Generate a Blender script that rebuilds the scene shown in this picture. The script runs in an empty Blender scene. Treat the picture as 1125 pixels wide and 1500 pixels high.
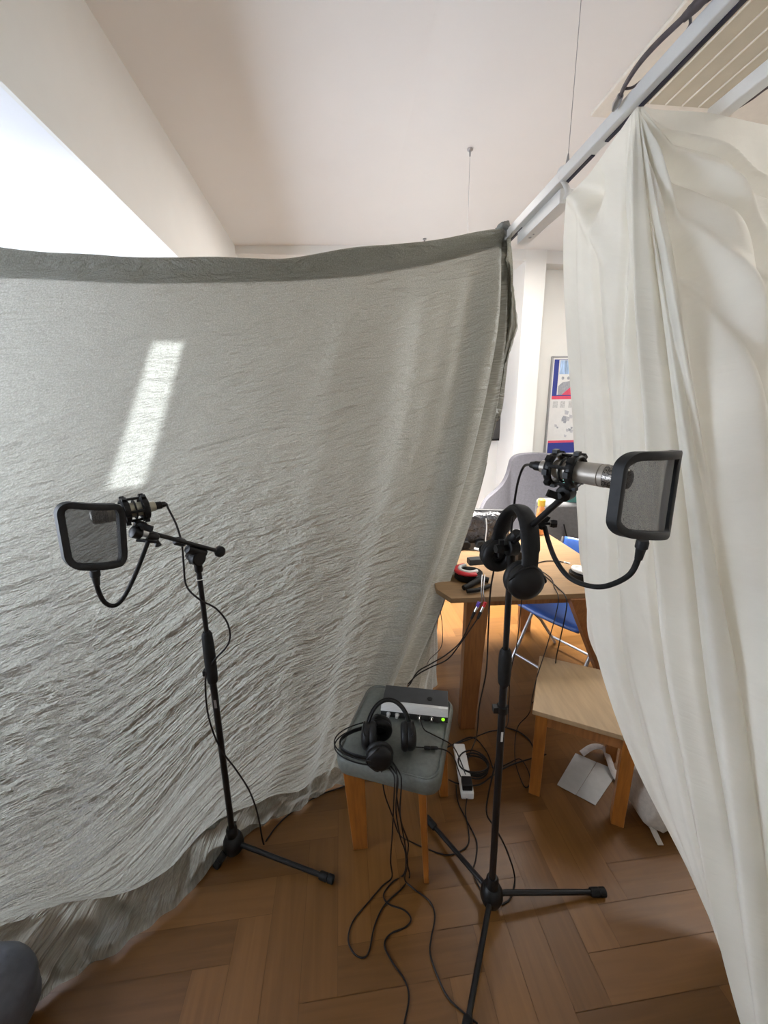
import bpy, math, random
from mathutils import Vector, Matrix, noise
random.seed(7)
V = Vector
col = bpy.context.scene.collection
sc = bpy.context.scene
# ------------------------------------------------------------------ camera model (used to read positions off the photograph)
F, CX, CY, H = 563.0, 562.5, 750.0, 1.55
_n = V((603-CX, 3000-CY, F)).normalized()
UP = -_n
FW = V((0,0,1)); FW = (FW - FW.dot(UP)*UP).normalized()
RT = FW.cross(UP)
if RT.x < 0: RT = -RT
def ray(px, py):
    c = V(((px-CX)/F, (py-CY)/F, 1.0))
    return V((c.dot(RT), c.dot(FW), c.dot(UP)))
EYE = V((0,0,H))
def PZ(px, py, z):
    k = ray(px,py); return k*((z-H)/k.z) + EYE
def PY(px, py, y):
    k = ray(px,py); return k*(y/k.y) + EYE
def PP(px, py, p0, nrm):
    k = ray(px,py); return k*((p0-EYE).dot(nrm)/k.dot(nrm)) + EYE
_d = ray(497,609); D = V((_d.x,_d.y,0)).normalized(); N = V((D.y,-D.x,0))
def R(l, d, z): return N*l + D*d + V((0,0,z))
# ------------------------------------------------------------------ materials
def srgb(r,g,b):
    f = lambda c: c/255/12.92 if c/255 <= .04045 else ((c/255+.055)/1.055)**2.4
    return (f(r),f(g),f(b),1)
def newmat(name):
    m = bpy.data.materials.new(name); m.use_nodes = True
    nt = m.node_tree; nt.nodes.clear()
    return m, nt, nt.nodes.new('ShaderNodeOutputMaterial')
def ND(nt, t, **kw):
    n = nt.nodes.new(t)
    for k,v in kw.items():
        if k.startswith('_'): setattr(n, k[1:], v)
        else: n.inputs[k.replace('__',' ')].default_value = v
    return n
def noisecol(nt, c, var=.08, scale=30, mapping=(1,1,1), detail=4):
    tc = ND(nt,'ShaderNodeTexCoord'); mp = ND(nt,'ShaderNodeMapping'); mp.inputs['Scale'].default_value = mapping
    nt.links.new(tc.outputs['Object'], mp.inputs['Vector'])
    nz = ND(nt,'ShaderNodeTexNoise', Scale=scale, Detail=detail); nt.links.new(mp.outputs[0], nz.inputs['Vector'])
    rp = ND(nt,'ShaderNodeValToRGB')
    rp.color_ramp.elements[0].position=.3; rp.color_ramp.elements[1].position=.7
    rp.color_ramp.elements[0].color = tuple(max(0,x*(1-var)) for x in c[:3])+(1,)
    rp.color_ramp.elements[1].color = tuple(min(1,x*(1+var)) for x in c[:3])+(1,)
    nt.links.new(nz.outputs['Fac'], rp.inputs['Fac'])
    return nz, rp
def pm(name, c, rough=.5, metal=0, var=.08, scale=30, bump=0, mapping=(1,1,1), spec=.5, emit=0, coat=0):
    m, nt, out = newmat(name)
    b = ND(nt,'ShaderNodeBsdfPrincipled', Roughness=rough, Metallic=metal)
    b.inputs['Specular IOR Level'].default_value = spec
    b.inputs['Coat Weight'].default_value = coat
    nz, rp = noisecol(nt, c, var, scale, mapping)
    nt.links.new(rp.outputs[0], b.inputs['Base Color'])
    if bump:
        bp = ND(nt,'ShaderNodeBump', Strength=bump, Distance=.002)
        nt.links.new(nz.outputs['Fac'], bp.inputs['Height']); nt.links.new(bp.outputs[0], b.inputs['Normal'])
    if emit:
        b.inputs['Emission Color'].default_value = c; b.inputs['Emission Strength'].default_value = emit
    nt.links.new(b.outputs[0], out.inputs[0])
    return m
M = {}
M['wall'] = pm('wall_paint', (.80,.79,.755,1), .85, var=.012, scale=6)
M['wallw'] = pm('soffit_paint', (.82,.83,.86,1), .85, var=.01, scale=6)
M['ceil'] = pm('ceiling_paint', (.76,.745,.715,1), .9, var=.012, scale=3)
M['black'] = pm('black_plastic', (.007,.007,.0075,1), .42, var=.3, scale=60, spec=.3)
M['blackm'] = pm('black_powder_metal', (.008,.008,.009,1), .32, var=.3, scale=80, spec=.35)
M['rubber'] = pm('black_rubber', (.009,.009,.009,1), .6, var=.3, scale=80, spec=.25)
M['foam'] = pm('black_leatherette', (.008,.008,.0085,1), .5, var=.4, scale=200, bump=.2, spec=.3)
M['frame'] = pm('charcoal_frame', (.014,.015,.016,1), .55, var=.2, scale=80, spec=.3)
M['cable'] = pm('black_cable', (.009,.007,.007,1), .5, var=.3, scale=50, spec=.3)
M['browncable'] = pm('grey_cable', (.09,.075,.08,1), .6, var=.3, scale=50)
M['mic'] = pm('champagne_grey_metal', (.34,.305,.26,1), .38, metal=.35, var=.08, scale=40)
M['micpale'] = pm('pale_champagne_metal', (.42,.40,.31,1), .4, metal=.4, var=.08, scale=40)
M['chrome'] = pm('chrome', (.6,.6,.6,1), .2, metal=1, var=.05)
M['steel'] = pm('grey_steel', (.36,.36,.37,1), .35, metal=.8, var=.05)
M['track'] = pm('white_enamel', (.72,.72,.70,1), .4, var=.02)
M['slot'] = pm('dark_slot', (.01,.01,.03,1), .5, var=.2)
M['stool'] = pm('grey_green_vinyl', (.125,.135,.12,1), .5, var=.12, scale=90, bump=.15)
M['orange'] = pm('oiled_orange_wood', (.32,.112,.020,1), .4, var=.22, scale=14, mapping=(6,6,.6), bump=.1)
M['oakleg'] = pm('brown_oak_leg', (.26,.105,.034,1), .45, var=.22, scale=14, mapping=(6,6,.6), bump=.1)
M['oak'] = pm('oak_tabletop', (.25,.15,.07,1), .45, var=.14, scale=9, mapping=(1,7,1), bump=.05)
M['oakedge'] = pm('oak_small_table', (.36,.25,.14,1), .38, var=.12, scale=8, mapping=(7,1,1), bump=.05)
M['blue'] = pm('blue_plastic', (.045,.12,.42,1), .35, var=.05)
M['greyfab'] = pm('grey_upholstery', (.125,.12,.135,1), .9, var=.1, scale=60, bump=.2)
M['greyfab2'] = pm('mid_grey_upholstery', (.12,.12,.12,1), .9, var=.1, scale=60, bump=.2)
M['teal'] = pm('teal_fabric', (.10,.30,.27,1), .9, var=.08, scale=60)
M['red'] = pm('red_plastic', (.55,.02,.03,1), .35, var=.05)
M['white'] = pm('white_plastic', (.75,.75,.73,1), .4, var=.03)
M['light_patch'] = pm('pale_light_patch', (.42,.42,.41,1), .6, var=.05)  # pale colour standing in for light reflected on the floor
M['silver'] = pm('brushed_silver', (.62,.63,.62,1), .35, metal=.35, var=.05, scale=20, mapping=(1,30,1))
M['dkgrey'] = pm('dark_grey_metal', (.05,.052,.055,1), .45, metal=.3, var=.1)
M['frontp'] = pm('gunmetal_panel', (.05,.05,.05,1), .4, metal=.3, var=.1)
M['led'] = pm('green_led', (.30,.95,.02,1), .4, emit=.9, var=.01)
M['yellow'] = pm('yellow_cap', (.75,.50,.06,1), .4, var=.05)
M['bottle'] = pm('orange_drink', (.72,.30,.10,1), .25, var=.35, scale=25)
M['navy'] = pm('poster_navy', (.025,.04,.26,1), .4, var=.04)
M['pink'] = pm('poster_red', (.72,.08,.14,1), .4, var=.05)
M['pgrey'] = pm('poster_grey', (.34,.35,.38,1), .5, var=.15, scale=60)
M['plblue'] = pm('poster_light_blue', (.35,.48,.70,1), .5, var=.5, scale=20, mapping=(3,3,.4))
M['pbg'] = pm('poster_white', (.74,.73,.71,1), .45, var=.03)
M['purple'] = pm('purple_ring', (.12,.06,.45,1), .4, var=.05)
M['pic'] = pm('dark_picture', (.045,.042,.04,1), .3, var=.7, scale=4, mapping=(2,2,1))
M['canvas'] = pm('bag_canvas', (.50,.46,.40,1), .9, var=.1, scale=70, bump=.3)
M['lilac'] = pm('strap_webbing', (.42,.39,.38,1), .8, var=.1, scale=60)
M['bluegrey'] = pm('blue_grey_leather', (.075,.08,.095,1), .5, var=.15, scale=50, bump=.2)
M['grille'] = pm('beige_grille', (.47,.43,.33,1), .7, var=.05, scale=10)
M['grillel'] = pm('cream_trim', (.70,.66,.58,1), .7, var=.03)
def capsule_mat():
    m, nt, out = newmat('mic_grille_mesh')
    b = ND(nt,'ShaderNodeBsdfPrincipled', Roughness=.3, Metallic=.8)
    tc = ND(nt,'ShaderNodeTexCoord'); vo = ND(nt,'ShaderNodeTexVoronoi', Scale=420)
    rp = ND(nt,'ShaderNodeValToRGB'); rp.color_ramp.elements[0].color=(.01,.01,.01,1); rp.color_ramp.elements[1].color=(.28,.26,.23,1)
    rp.color_ramp.elements[0].position=.25; rp.color_ramp.elements[1].position=.6
    nt.links.new(tc.outputs['Object'],vo.inputs['Vector']); nt.links.new(vo.outputs['Distance'],rp.inputs[0]); nt.links.new(rp.outputs[0],b.inputs['Base Color'])
    nt.links.new(b.outputs[0],out.inputs[0]); return m
M['grid'] = capsule_mat()
def screen_mat():
    m, nt, out = newmat('woven_metal_screen')
    b = ND(nt,'ShaderNodeBsdfPrincipled', Roughness=.5, Metallic=.2); b.inputs['Base Color'].default_value=(.05,.052,.056,1)
    tr = ND(nt,'ShaderNodeBsdfTransparent')
    tc = ND(nt,'ShaderNodeTexCoord'); nz = ND(nt,'ShaderNodeTexNoise', Scale=900, Detail=1)
    mr = ND(nt,'ShaderNodeMapRange'); mr.inputs['From Min'].default_value=.3; mr.inputs['From Max'].default_value=.7
    mr.inputs['To Min'].default_value=.70; mr.inputs['To Max'].default_value=.82
    mx = ND(nt,'ShaderNodeMixShader')
    nt.links.new(tc.outputs['Object'],nz.inputs['Vector']); nt.links.new(nz.outputs['Fac'],mr.inputs['Value']); nt.links.new(mr.outputs[0],mx.inputs['Fac'])
    nt.links.new(tr.outputs[0],mx.inputs[1]); nt.links.new(b.outputs[0],mx.inputs[2]); nt.links.new(mx.outputs[0],out.inputs[0]); return m
M['screen'] = screen_mat()
def wrap_mat():
    m, nt, out = newmat('clear_plastic_over_black')
    b = ND(nt,'ShaderNodeBsdfPrincipled', Roughness=.12)
    b.inputs['Base Color'].default_value=(.035,.035,.04,1); b.inputs['Coat Weight'].default_value=1
    tc = ND(nt,'ShaderNodeTexCoord'); nz = ND(nt,'ShaderNodeTexNoise', Scale=22, Detail=5, Distortion=1.5)
    bp = ND(nt,'ShaderNodeBump', Strength=1, Distance=.02)
    nt.links.new(tc.outputs['Object'],nz.inputs['Vector']); nt.links.new(nz.outputs['Fac'],bp.inputs['Height']); nt.links.new(bp.outputs[0],b.inputs['Normal']); nt.links.new(bp.outputs[0],b.inputs['Coat Normal'])
    nt.links.new(b.outputs[0],out.inputs[0]); return m
M['wrap'] = wrap_mat()
def cloth_mat(name, c, trans, wrinkle, gloss, weave=.1, dist=.006, pin=1):
    m, nt, out = newmat(name)
    L = nt.links.new
    at = ND(nt,'ShaderNodeUVMap')
    # crease network: warped, stretched ridges in cloth coordinates (metres)
    nz0 = ND(nt,'ShaderNodeTexNoise', Scale=2.2, Detail=3); L(at.outputs[0], nz0.inputs['Vector'])
    va = ND(nt,'ShaderNodeVectorMath', _operation='MULTIPLY_ADD'); L(nz0.outputs['Color'], va.inputs[0]); va.inputs[1].default_value=(.10,.10,.10); L(at.outputs[0], va.inputs[2])
    hs = []
    for ang, sx, sy, s in ((-.55,1.0,4.6,3.2),(-.25,1.0,5.5,6),(.4,1,2.6,5),(.1,1.5,1.8,16)):
        mp = ND(nt,'ShaderNodeMapping'); mp.inputs['Rotation'].default_value=(0,0,ang); mp.inputs['Scale'].default_value=(sx,sy,1)
        L(va.outputs[0], mp.inputs['Vector'])
        n2 = ND(nt,'ShaderNodeTexNoise', Scale=s, Detail=5, Roughness=.55); L(mp.outputs[0], n2.inputs['Vector'])
        a = ND(nt,'ShaderNodeMath', _operation='SUBTRACT'); L(n2.outputs['Fac'],a.inputs[0]); a.inputs[1].default_value=.5
        b_ = ND(nt,'ShaderNodeMath', _operation='ABSOLUTE'); L(a.outputs[0],b_.inputs[0])
        hs.append(b_)
    acc = hs[0]
    for h, w in zip(hs[1:], (.7,.8,.35)):
        ma = ND(nt,'ShaderNodeMath', _operation='MULTIPLY_ADD'); L(h.outputs[0],ma.inputs[0]); ma.inputs[1].default_value=w; L(acc.outputs[0],ma.inputs[2]); acc = ma
    # cloth is more crumpled in its lower part (vertex attribute = how crumpled)
    cr = ND(nt,'ShaderNodeAttribute', _attribute_name='crumple')
    mu = ND(nt,'ShaderNodeMath', _operation='MULTIPLY'); L(acc.outputs[0],mu.inputs[0]); L(cr.outputs['Fac'],mu.inputs[1])
    bp = ND(nt,'ShaderNodeBump', Strength=wrinkle, Distance=dist*8); L(mu.outputs[0],bp.inputs['Height'])
    fine = ND(nt,'ShaderNodeTexNoise', Scale=420, Detail=2); L(at.outputs[0], fine.inputs['Vector'])
    bp2 = ND(nt,'ShaderNodeBump', Strength=weave, Distance=.002); L(fine.outputs['Fac'],bp2.inputs['Height']); L(bp.outputs[0],bp2.inputs['Normal'])
    nzc = ND(nt,'ShaderNodeTexNoise', Scale=7, Detail=6); L(at.outputs[0], nzc.inputs['Vector'])
    rp = ND(nt,'ShaderNodeValToRGB'); rp.color_ramp.elements[0].position=.3; rp.color_ramp.elements[1].position=.7
    rp.color_ramp.elements[0].color=tuple(x*.93 for x in c[:3])+(1,); rp.color_ramp.elements[1].color=tuple(min(1,x*1.06) for x in c[:3])+(1,)
    L(nzc.outputs['Fac'],rp.inputs[0])
    df = ND(nt,'ShaderNodeBsdfDiffuse'); L(rp.outputs[0],df.inputs['Color']); L(bp2.outputs[0],df.inputs['Normal'])
    tl = ND(nt,'ShaderNodeBsdfTranslucent'); L(bp2.outputs[0],tl.inputs['Normal'])
    # weave lets more light through in tiny pinholes
    rw = ND(nt,'ShaderNodeValToRGB'); rw.color_ramp.elements[0].position=.42; rw.color_ramp.elements[1].position=.66
    rw.color_ramp.elements[0].color=tuple(x*(1+.10*pin) for x in c[:3])+(1,); rw.color_ramp.elements[1].color=(min(1,c[0]*(1+.7*pin)),min(1,c[1]*(1+.7*pin)),min(1,c[2]*(1+.75*pin)),1)
    f2 = ND(nt,'ShaderNodeTexNoise', Scale=230, Detail=3); L(at.outputs[0], f2.inputs['Vector']); L(f2.outputs['Fac'],rw.inputs[0])
    L(rw.outputs[0],tl.inputs['Color'])
    mx = ND(nt,'ShaderNodeMixShader', Fac=trans); L(df.outputs[0],mx.inputs[1]); L(tl.outputs[0],mx.inputs[2])
    gl = ND(nt,'ShaderNodeBsdfGlossy', Roughness=.42); gl.inputs['Color'].default_value=(.8,.82,.82,1); L(bp2.outputs[0],gl.inputs['Normal'])
    lw = ND(nt,'ShaderNodeLayerWeight', Blend=.35)
    m3 = ND(nt,'ShaderNodeMath', _operation='MULTIPLY_ADD'); L(lw.outputs['Facing'],m3.inputs[0]); m3.inputs[1].default_value=gloss; m3.inputs[2].default_value=gloss*.4
    mx2 = ND(nt,'ShaderNodeMixShader'); L(m3.outputs[0],mx2.inputs['Fac']); L(mx.outputs[0],mx2.inputs[1]); L(gl.outputs[0],mx2.inputs[2])
    L(mx2.outputs[0],out.inputs[0]); return m
M['gsheet'] = cloth_mat('grey_polyester_sheet', (.275,.272,.230,1), .57, 1.0, .14, weave=.03, dist=.028)
M['wsheet'] = cloth_mat('white_cotton_sheet', (.85,.835,.765,1), .28, .25, .01, weave=.0, dist=.003, pin=0)
def floor_mat():
    m, nt, out = newmat('parquet_oak')
    L = nt.links.new
    b = ND(nt,'ShaderNodeBsdfPrincipled', Roughness=.36)
    at = ND(nt,'ShaderNodeAttribute', _attribute_name='plank')
    uv = ND(nt,'ShaderNodeUVMap')
    mp = ND(nt,'ShaderNodeMapping'); mp.inputs['Scale'].default_value=(2.5,38,1); L(uv.outputs[0],mp.inputs['Vector'])
    nz = ND(nt,'ShaderNodeTexNoise', Scale=1.2, Detail=6, Distortion=.8); L(mp.outputs[0],nz.inputs['Vector'])
    tc = ND(nt,'ShaderNodeTexCoord'); nb = ND(nt,'ShaderNodeTexNoise', Scale=3.5, Detail=5); L(tc.outputs['Object'],nb.inputs['Vector'])
    rp = ND(nt,'ShaderNodeValToRGB'); rp.color_ramp.elements[0].position=.25; rp.color_ramp.elements[1].position=.75
    rp.color_ramp.elements[0].color=(.100,.040,.006,1); rp.color_ramp.elements[1].color=(.20,.088,.022,1)
    a1 = ND(nt,'ShaderNodeMath', _operation='MULTIPLY_ADD'); L(nz.outputs['Fac'],a1.inputs[0]); a1.inputs[1].default_value=.45
    sp = ND(nt,'ShaderNodeMath', _operation='MULTIPLY'); L(at.outputs['Fac'],sp.inputs[0]); sp.inputs[1].default_value=.32; L(sp.outputs[0],a1.inputs[2])
    a2 = ND(nt,'ShaderNodeMath', _operation='MULTIPLY_ADD'); L(nb.outputs['Fac'],a2.inputs[0]); a2.inputs[1].default_value=.2; L(a1.outputs[0],a2.inputs[2])
    L(a2.outputs[0],rp.inputs[0]); L(rp.outputs[0],b.inputs['Base Color'])
    rr = ND(nt,'ShaderNodeMapRange'); rr.inputs['To Min'].default_value=.26; rr.inputs['To Max'].default_value=.5; L(nb.outputs['Fac'],rr.inputs['Value']); L(rr.outputs[0],b.inputs['Roughness'])
    bp = ND(nt,'ShaderNodeBump', Strength=.12, Distance=.002); L(nz.outputs['Fac'],bp.inputs['Height']); L(bp.outputs[0],b.inputs['Normal'])
    L(b.outputs[0],out.inputs[0]); return m
M['floor'] = floor_mat()
# ------------------------------------------------------------------ mesh builder
OFF = {}
def cr(pts, n=8, closed=False):
    P = [V(p) for p in pts]; out=[]; m=len(P)
    rng = range(m) if closed else range(m-1)
    for i in rng:
        if closed: a,b,c,d = P[i-1],P[i],P[(i+1)%m],P[(i+2)%m]
        else: a=P[max(i-1,0)];b=P[i];c=P[i+1];d=P[min(i+2,m-1)]
        for k in range(n):
            t=k/n
            out.append(.5*((2*b)+(c-a)*t+(2*a-5*b+4*c-d)*t*t+(3*b-a-3*c+d)*t**3))
    if not closed: out.append(P[-1])
    return out
class MB:
    def __init__(s): s.v=[]; s.f=[]
    def add(s, vs, fs):
        o=len(s.v); s.v += [V(v) for v in vs]; s.f += [tuple(i+o for i in f) for f in fs]; return s
    def box(s, c, size, rot=None):
        c=V(c); hx,hy,hz=[x/2 for x in size]
        vs=[V((x,y,z)) for x in(-hx,hx) for y in(-hy,hy) for z in(-hz,hz)]
        if rot is not None: vs=[rot@v for v in vs]
        return s.add([v+c for v in vs],[(0,1,3,2),(4,6,7,5),(0,4,5,1),(2,3,7,6),(0,2,6,4),(1,5,7,3)])
    def hexa(s, b, t):
        n=len(b); return s.add(list(b)+list(t),[tuple(range(n-1,-1,-1)),tuple(range(n,2*n))]+[(i,(i+1)%n,n+(i+1)%n,n+i) for i in range(n)])
    def quad(s,*p): return s.add(p,[tuple(range(len(p)))])
    def tube(s, pts, r, seg=10, closed=False, flat=None, up=None):
        P=[V(p) for p in pts]; n=len(P)
        if not isinstance(r,(list,tuple)): r=[r]*n
        vs=[];prev=None
        for i in range(n):
            if closed: t=(P[(i+1)%n]-P[i-1])
            else: t=P[min(i+1,n-1)]-P[max(i-1,0)]
            if t.length<1e-9: t=V((0,0,1))
            t.normalize()
            if up is not None: a=V(up)-V(up).dot(t)*t
            elif prev is None:
                a=V((0,0,1)) if abs(t.z)<.9 else V((1,0,0)); a=a-a.dot(t)*t
            else: a=prev-prev.dot(t)*t
            if a.length<1e-6: a=t.orthogonal()
            a.normalize(); prev=a; b=t.cross(a)
            fa,fb = flat if flat else (1,1)
            for k in range(seg):
                an=2*math.pi*k/seg
                vs.append(P[i]+a*(math.cos(an)*r[i]*fa)+b*(math.sin(an)*r[i]*fb))
        fs=[]
        for i in range(n if closed else n-1):
            for k in range(seg):
                j=(i+1)%n
                fs.append((i*seg+k,i*seg+(k+1)%seg,j*seg+(k+1)%seg,j*seg+k))
        if not closed: fs += [tuple(range(seg-1,-1,-1)),tuple((n-1)*seg+k for k in range(seg))]
        return s.add(vs,fs)
    def lathe(s, p0, axis, prof, seg=24):
        axis=V(axis).normalized(); return s.tube_lathe(V(p0),axis,prof,seg)
    def tube_lathe(s,p0,ax,prof,seg):
        a=ax.orthogonal().normalized(); b=ax.cross(a); vs=[]
        for t,r in prof:
            for k in range(seg):
                an=2*math.pi*k/seg; vs.append(p0+ax*t+(a*math.cos(an)+b*math.sin(an))*max(r,1e-5))
        n=len(prof); fs=[(i*seg+k,i*seg+(k+1)%seg,(i+1)*seg+(k+1)%seg,(i+1)*seg+k) for i in range(n-1) for k in range(seg)]
        fs += [tuple(range(seg-1,-1,-1)),tuple((n-1)*seg+k for k in range(seg))]
        return s.add(vs,fs)
    def cyl(s,p0,p1,r0,r1=None,seg=16):
        p0=V(p0);p1=V(p1); return s.lathe(p0,p1-p0,[(0,r0),((p1-p0).length,r0 if r1 is None else r1)],seg)
    def sphere(s,c,r,seg=20,sq=(1,1,1),pw=1.0):
        vs=[];n=seg//2
        f=lambda x: math.copysign(abs(x)**pw,x)
        for i in range(n+1):
            th=math.pi*i/n
            for k in range(seg):
                ph=2*math.pi*k/seg
                vs.append(V(c)+V((f(math.sin(th))*f(math.cos(ph))*r*sq[0],f(math.sin(th))*f(math.sin(ph))*r*sq[1],f(math.cos(th))*r*sq[2])))
        fs=[(i*seg+k,(i+1)*seg+k,(i+1)*seg+(k+1)%seg,i*seg+(k+1)%seg) for i in range(n) for k in range(seg)]
        return s.add(vs,fs)
    def torus(s,c,ax,R_,r,seg=32,rs=10,sx=1,flat=None):
        ax=V(ax).normalized(); a=V((0,0,1))-V((0,0,1)).dot(ax)*ax
        if a.length<.1: a=ax.orthogonal()
        a.normalize(); b=ax.cross(a)
        return s.tube([V(c)+a*math.cos(2*math.pi*k/seg)*R_+b*math.sin(2*math.pi*k/seg)*R_*sx for k in range(seg)],r,rs,closed=True,flat=flat,up=ax)
    def build(s, name, mat, parent=None, bevel=0, smooth=40, label=None, sub=0):
        off = OFF.get(parent.name, V((0,0,0))) if parent else V((0,0,0))
        if parent is None:
            zs=min(v.z for v in s.v); c=sum(s.v,V())/len(s.v); off=V((c.x,c.y,zs))
        me=bpy.data.meshes.new(name); me.from_pydata([v-off for v in s.v],[],s.f); me.update()
        o=bpy.data.objects.new(name,me); col.objects.link(o)
        me.materials.append(mat)
        if parent: o.parent=parent
        else: o.location=off
        OFF[o.name]=off
        import bmesh
        bm=bmesh.new(); bm.from_mesh(me); bmesh.ops.remove_doubles(bm,verts=bm.verts,dist=1e-6); bmesh.ops.recalc_face_normals(bm,faces=bm.faces); bm.to_mesh(me); bm.free()
        if bevel:
            b=o.modifiers.new('bevel','BEVEL'); b.width=bevel; b.segments=3; b.limit_method='ANGLE'; b.angle_limit=math.radians(35)
        if sub:
            b=o.modifiers.new('sub','SUBSURF'); b.levels=sub; b.render_levels=sub
        if smooth:
            me.shade_smooth() if hasattr(me,'shade_smooth') else None
            me.set_sharp_from_angle(angle=math.radians(smooth))
        if label: o['label']=label
        return o
def tag(o,label=None,cat=None,group=None,kind=None):
    if label: o['label']=label
    if cat: o['category']=cat
    if group: o['group']=group
    if kind: o['kind']=kind
    return o
def thing(name, loc, label, cat, group=None):
    o=bpy.data.objects.new(name,None); col.objects.link(o); o.location=V(loc); o.empty_display_size=.05
    OFF[o.name]=V(loc); return tag(o,label,cat,group)
def struct(o): o['kind']='structure'; return o
# ------------------------------------------------------------------ room shell
zc = PY(687,218,PZ(682,417,2.3).y).z        # 2.975 m
LW, RW, DN, DB = -2.0, 3.3, -1.6, 4.15
zs = 2.375
def slab(l0,l1,d0,d1,z0,z1):
    m=MB(); m.hexa([R(l0,d0,z0),R(l1,d0,z0),R(l1,d1,z0),R(l0,d1,z0)],[R(l0,d0,z1),R(l1,d0,z1),R(l1,d1,z1),R(l0,d1,z1)]); return m
# floor: herringbone planks in one mesh
W_, nn = .105, 4
fv=[];ff=[];fc=[];fuv=[]
def plank(x0,y0,x1,y1,horiz):
    if x1<LW or x0>RW or y1<DN or y0>DB: return
    g=.0007; o=len(fv); c=random.random(); u0=random.random()*50; 
    for (x,y) in ((x0+g,y0+g),(x1-g,y0+g),(x1-g,y1-g),(x0+g,y1-g)):
        x=min(max(x,LW),RW); y=min(max(y,DN),DB)
        fv.append(R(x,y,0)); fuv.append(((x if horiz else y)+u0,(y if horiz else x)+u0))
    ff.append((o,o+1,o+2,o+3)); fc.append(c)
for a in range(-75,75):
    for b in range(-14,14):
        ox=(a+nn*b)*W_+.03; oy=(a-nn*b)*W_-.02
        plank(ox,oy,ox+nn*W_,oy+W_,True)
        plank(ox,oy+(1-2*nn)*W_,ox+W_,oy+(1-nn)*W_,False)
o=len(fv)
for p in ((LW,DN),(RW,DN),(RW,DB),(LW,DB)): fv.append(R(p[0],p[1],-.002)); fuv.append((0,0))
ff.append((o,o+1,o+2,o+3)); fc.append(-.6)
for p in ((LW,DN),(RW,DN),(RW,DB),(LW,DB)): fv.append(R(p[0],p[1],-.06)); fuv.append((0,0))
ff.append((o+7,o+6,o+5,o+4)); fc.append(0)
me=bpy.data.meshes.new('floor'); me.from_pydata(fv,[],ff); me.materials.append(M['floor'])
at=me.attributes.new('plank','FLOAT','FACE')
for i,c in enumerate(fc): at.data[i].value=c
uvl=me.uv_layers.new(name='UVMap')
for p in me.polygons:
    for li in p.loop_indices: uvl.data[li].uv=fuv[me.loops[li].vertex_index]
fl=bpy.data.objects.new('floor',me); col.objects.link(fl); struct(fl)

struct(slab(-.80,RW,DN,DB,zc,zc+.1).build('ceiling',M['ceil'],smooth=0))
struct(slab(LW,-.815,DN,DB,zs,zs+.12).build('trim_1',M['wallw'],smooth=0))            # lower ceiling over the window side
struct(slab(-.815,-.80,DN,DB,zs,zc+.1).build('trim_2',M['wall'],smooth=0))        # bulkhead face
# slope where the ceiling dips slightly towards the bulkhead
mm=MB(); mm.quad(R(-.80,DN,zc-.035),R(.41,DN,zc-.001),R(.41,DB,zc-.001),R(-.80,DB,zc-.035)); mm.quad(R(-.80,DN,zc+.02),R(-.80,DB,zc+.02),R(.41,DB,zc+.02),R(.41,DN,zc+.02))
struct(mm.build('trim_3',M['ceil'],smooth=0))
# left wall with big window opening
def wall_with_hole(name, axis, pos, thick, a0,a1,z0,z1, holes, mat):
    m=MB()
    xs=sorted(set([a0,a1]+[h[0] for h in holes]+[h[1] for h in holes])); zz=sorted(set([z0,z1]+[h[2] for h in holes]+[h[3] for h in holes]))
    for i in range(len(xs)-1):
        for j in range(len(zz)-1):
            cx=(xs[i]+xs[i+1])/2; cz=(zz[j]+zz[j+1])/2
            if any(h[0]<cx<h[1] and h[2]<cz<h[3] for h in holes): continue
            if axis=='l': q=slab(pos,pos+thick,xs[i],xs[i+1],zz[j],zz[j+1])
            else: q=slab(xs[i],xs[i+1],pos,pos+thick,zz[j],zz[j+1])
            m.add(q.v,q.f)
    return struct(m.build(name,mat,smooth=0))
wall_with_hole('wall_left','l',LW-.12,.12,DN,DB,0,zc+.1,[(.2,2.9,.72,1.85)],M['wall'])
SL=(.86,1.02,1.88,2.36)    # added slit behind the grey sheet, shaped for the sun patch on it
wall_with_hole('wall_back','d',DB,.12,LW,RW,0,zc+.1,[SL],M['wall'])
struct(slab(RW,RW+.12,DN,DB,0,zc+.1).build('wall_right',M['wall'],smooth=0))
struct(slab(LW,RW,DN-.12,DN,0,zc+.1).build('wall_front',M['wall'],smooth=0))
def window(name, axis, pos, a0,a1,z0,z1,nm):
    m=MB()
    def bar(x0,x1,y0,y1):
        q = slab(pos,pos+.05,x0,x1,y0,y1) if axis=='l' else slab(x0,x1,pos,pos+.05,y0,y1); m.add(q.v,q.f)
    w=.035 if a1-a0>.5 else .008
    bar(a0,a1,z0,z0+w);bar(a0,a1,z1-w,z1);bar(a0,a0+w,z0,z1);bar(a1-w,a1,z0,z1)
    for k in range(1,nm): x=a0+(a1-a0)*k/nm; bar(x-w/2,x+w/2,z0,z1)
    return struct(m.build(name,M['white'],smooth=0))
window('window_1','l',LW-.09,.2,2.9,.72,1.85,3)
window('added_sun_slit_frame','d',DB+.03,*SL,1)
# far end of the room: column, beam, low bulkhead, jog
zb1=PP(770,382,R(0,3.74,0),D).z; zb2=PP(812,385,R(0,3.74,0),D).z
struct(slab(-.80,1.73,3.74,DB,zb1,zc).build('trim_4',M['wall'],smooth=0))
struct(slab(1.73,1.93,3.74,DB,0,zc).build('trim_5',M['wall'],smooth=0))
struct(slab(1.93,RW,3.76,3.95,zb2,zc).build('trim_6',M['ceil'],smooth=0))
struct(slab(1.93,RW,3.90,DB,0,zb2).build('trim_7',M['wall'],smooth=0))
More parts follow.
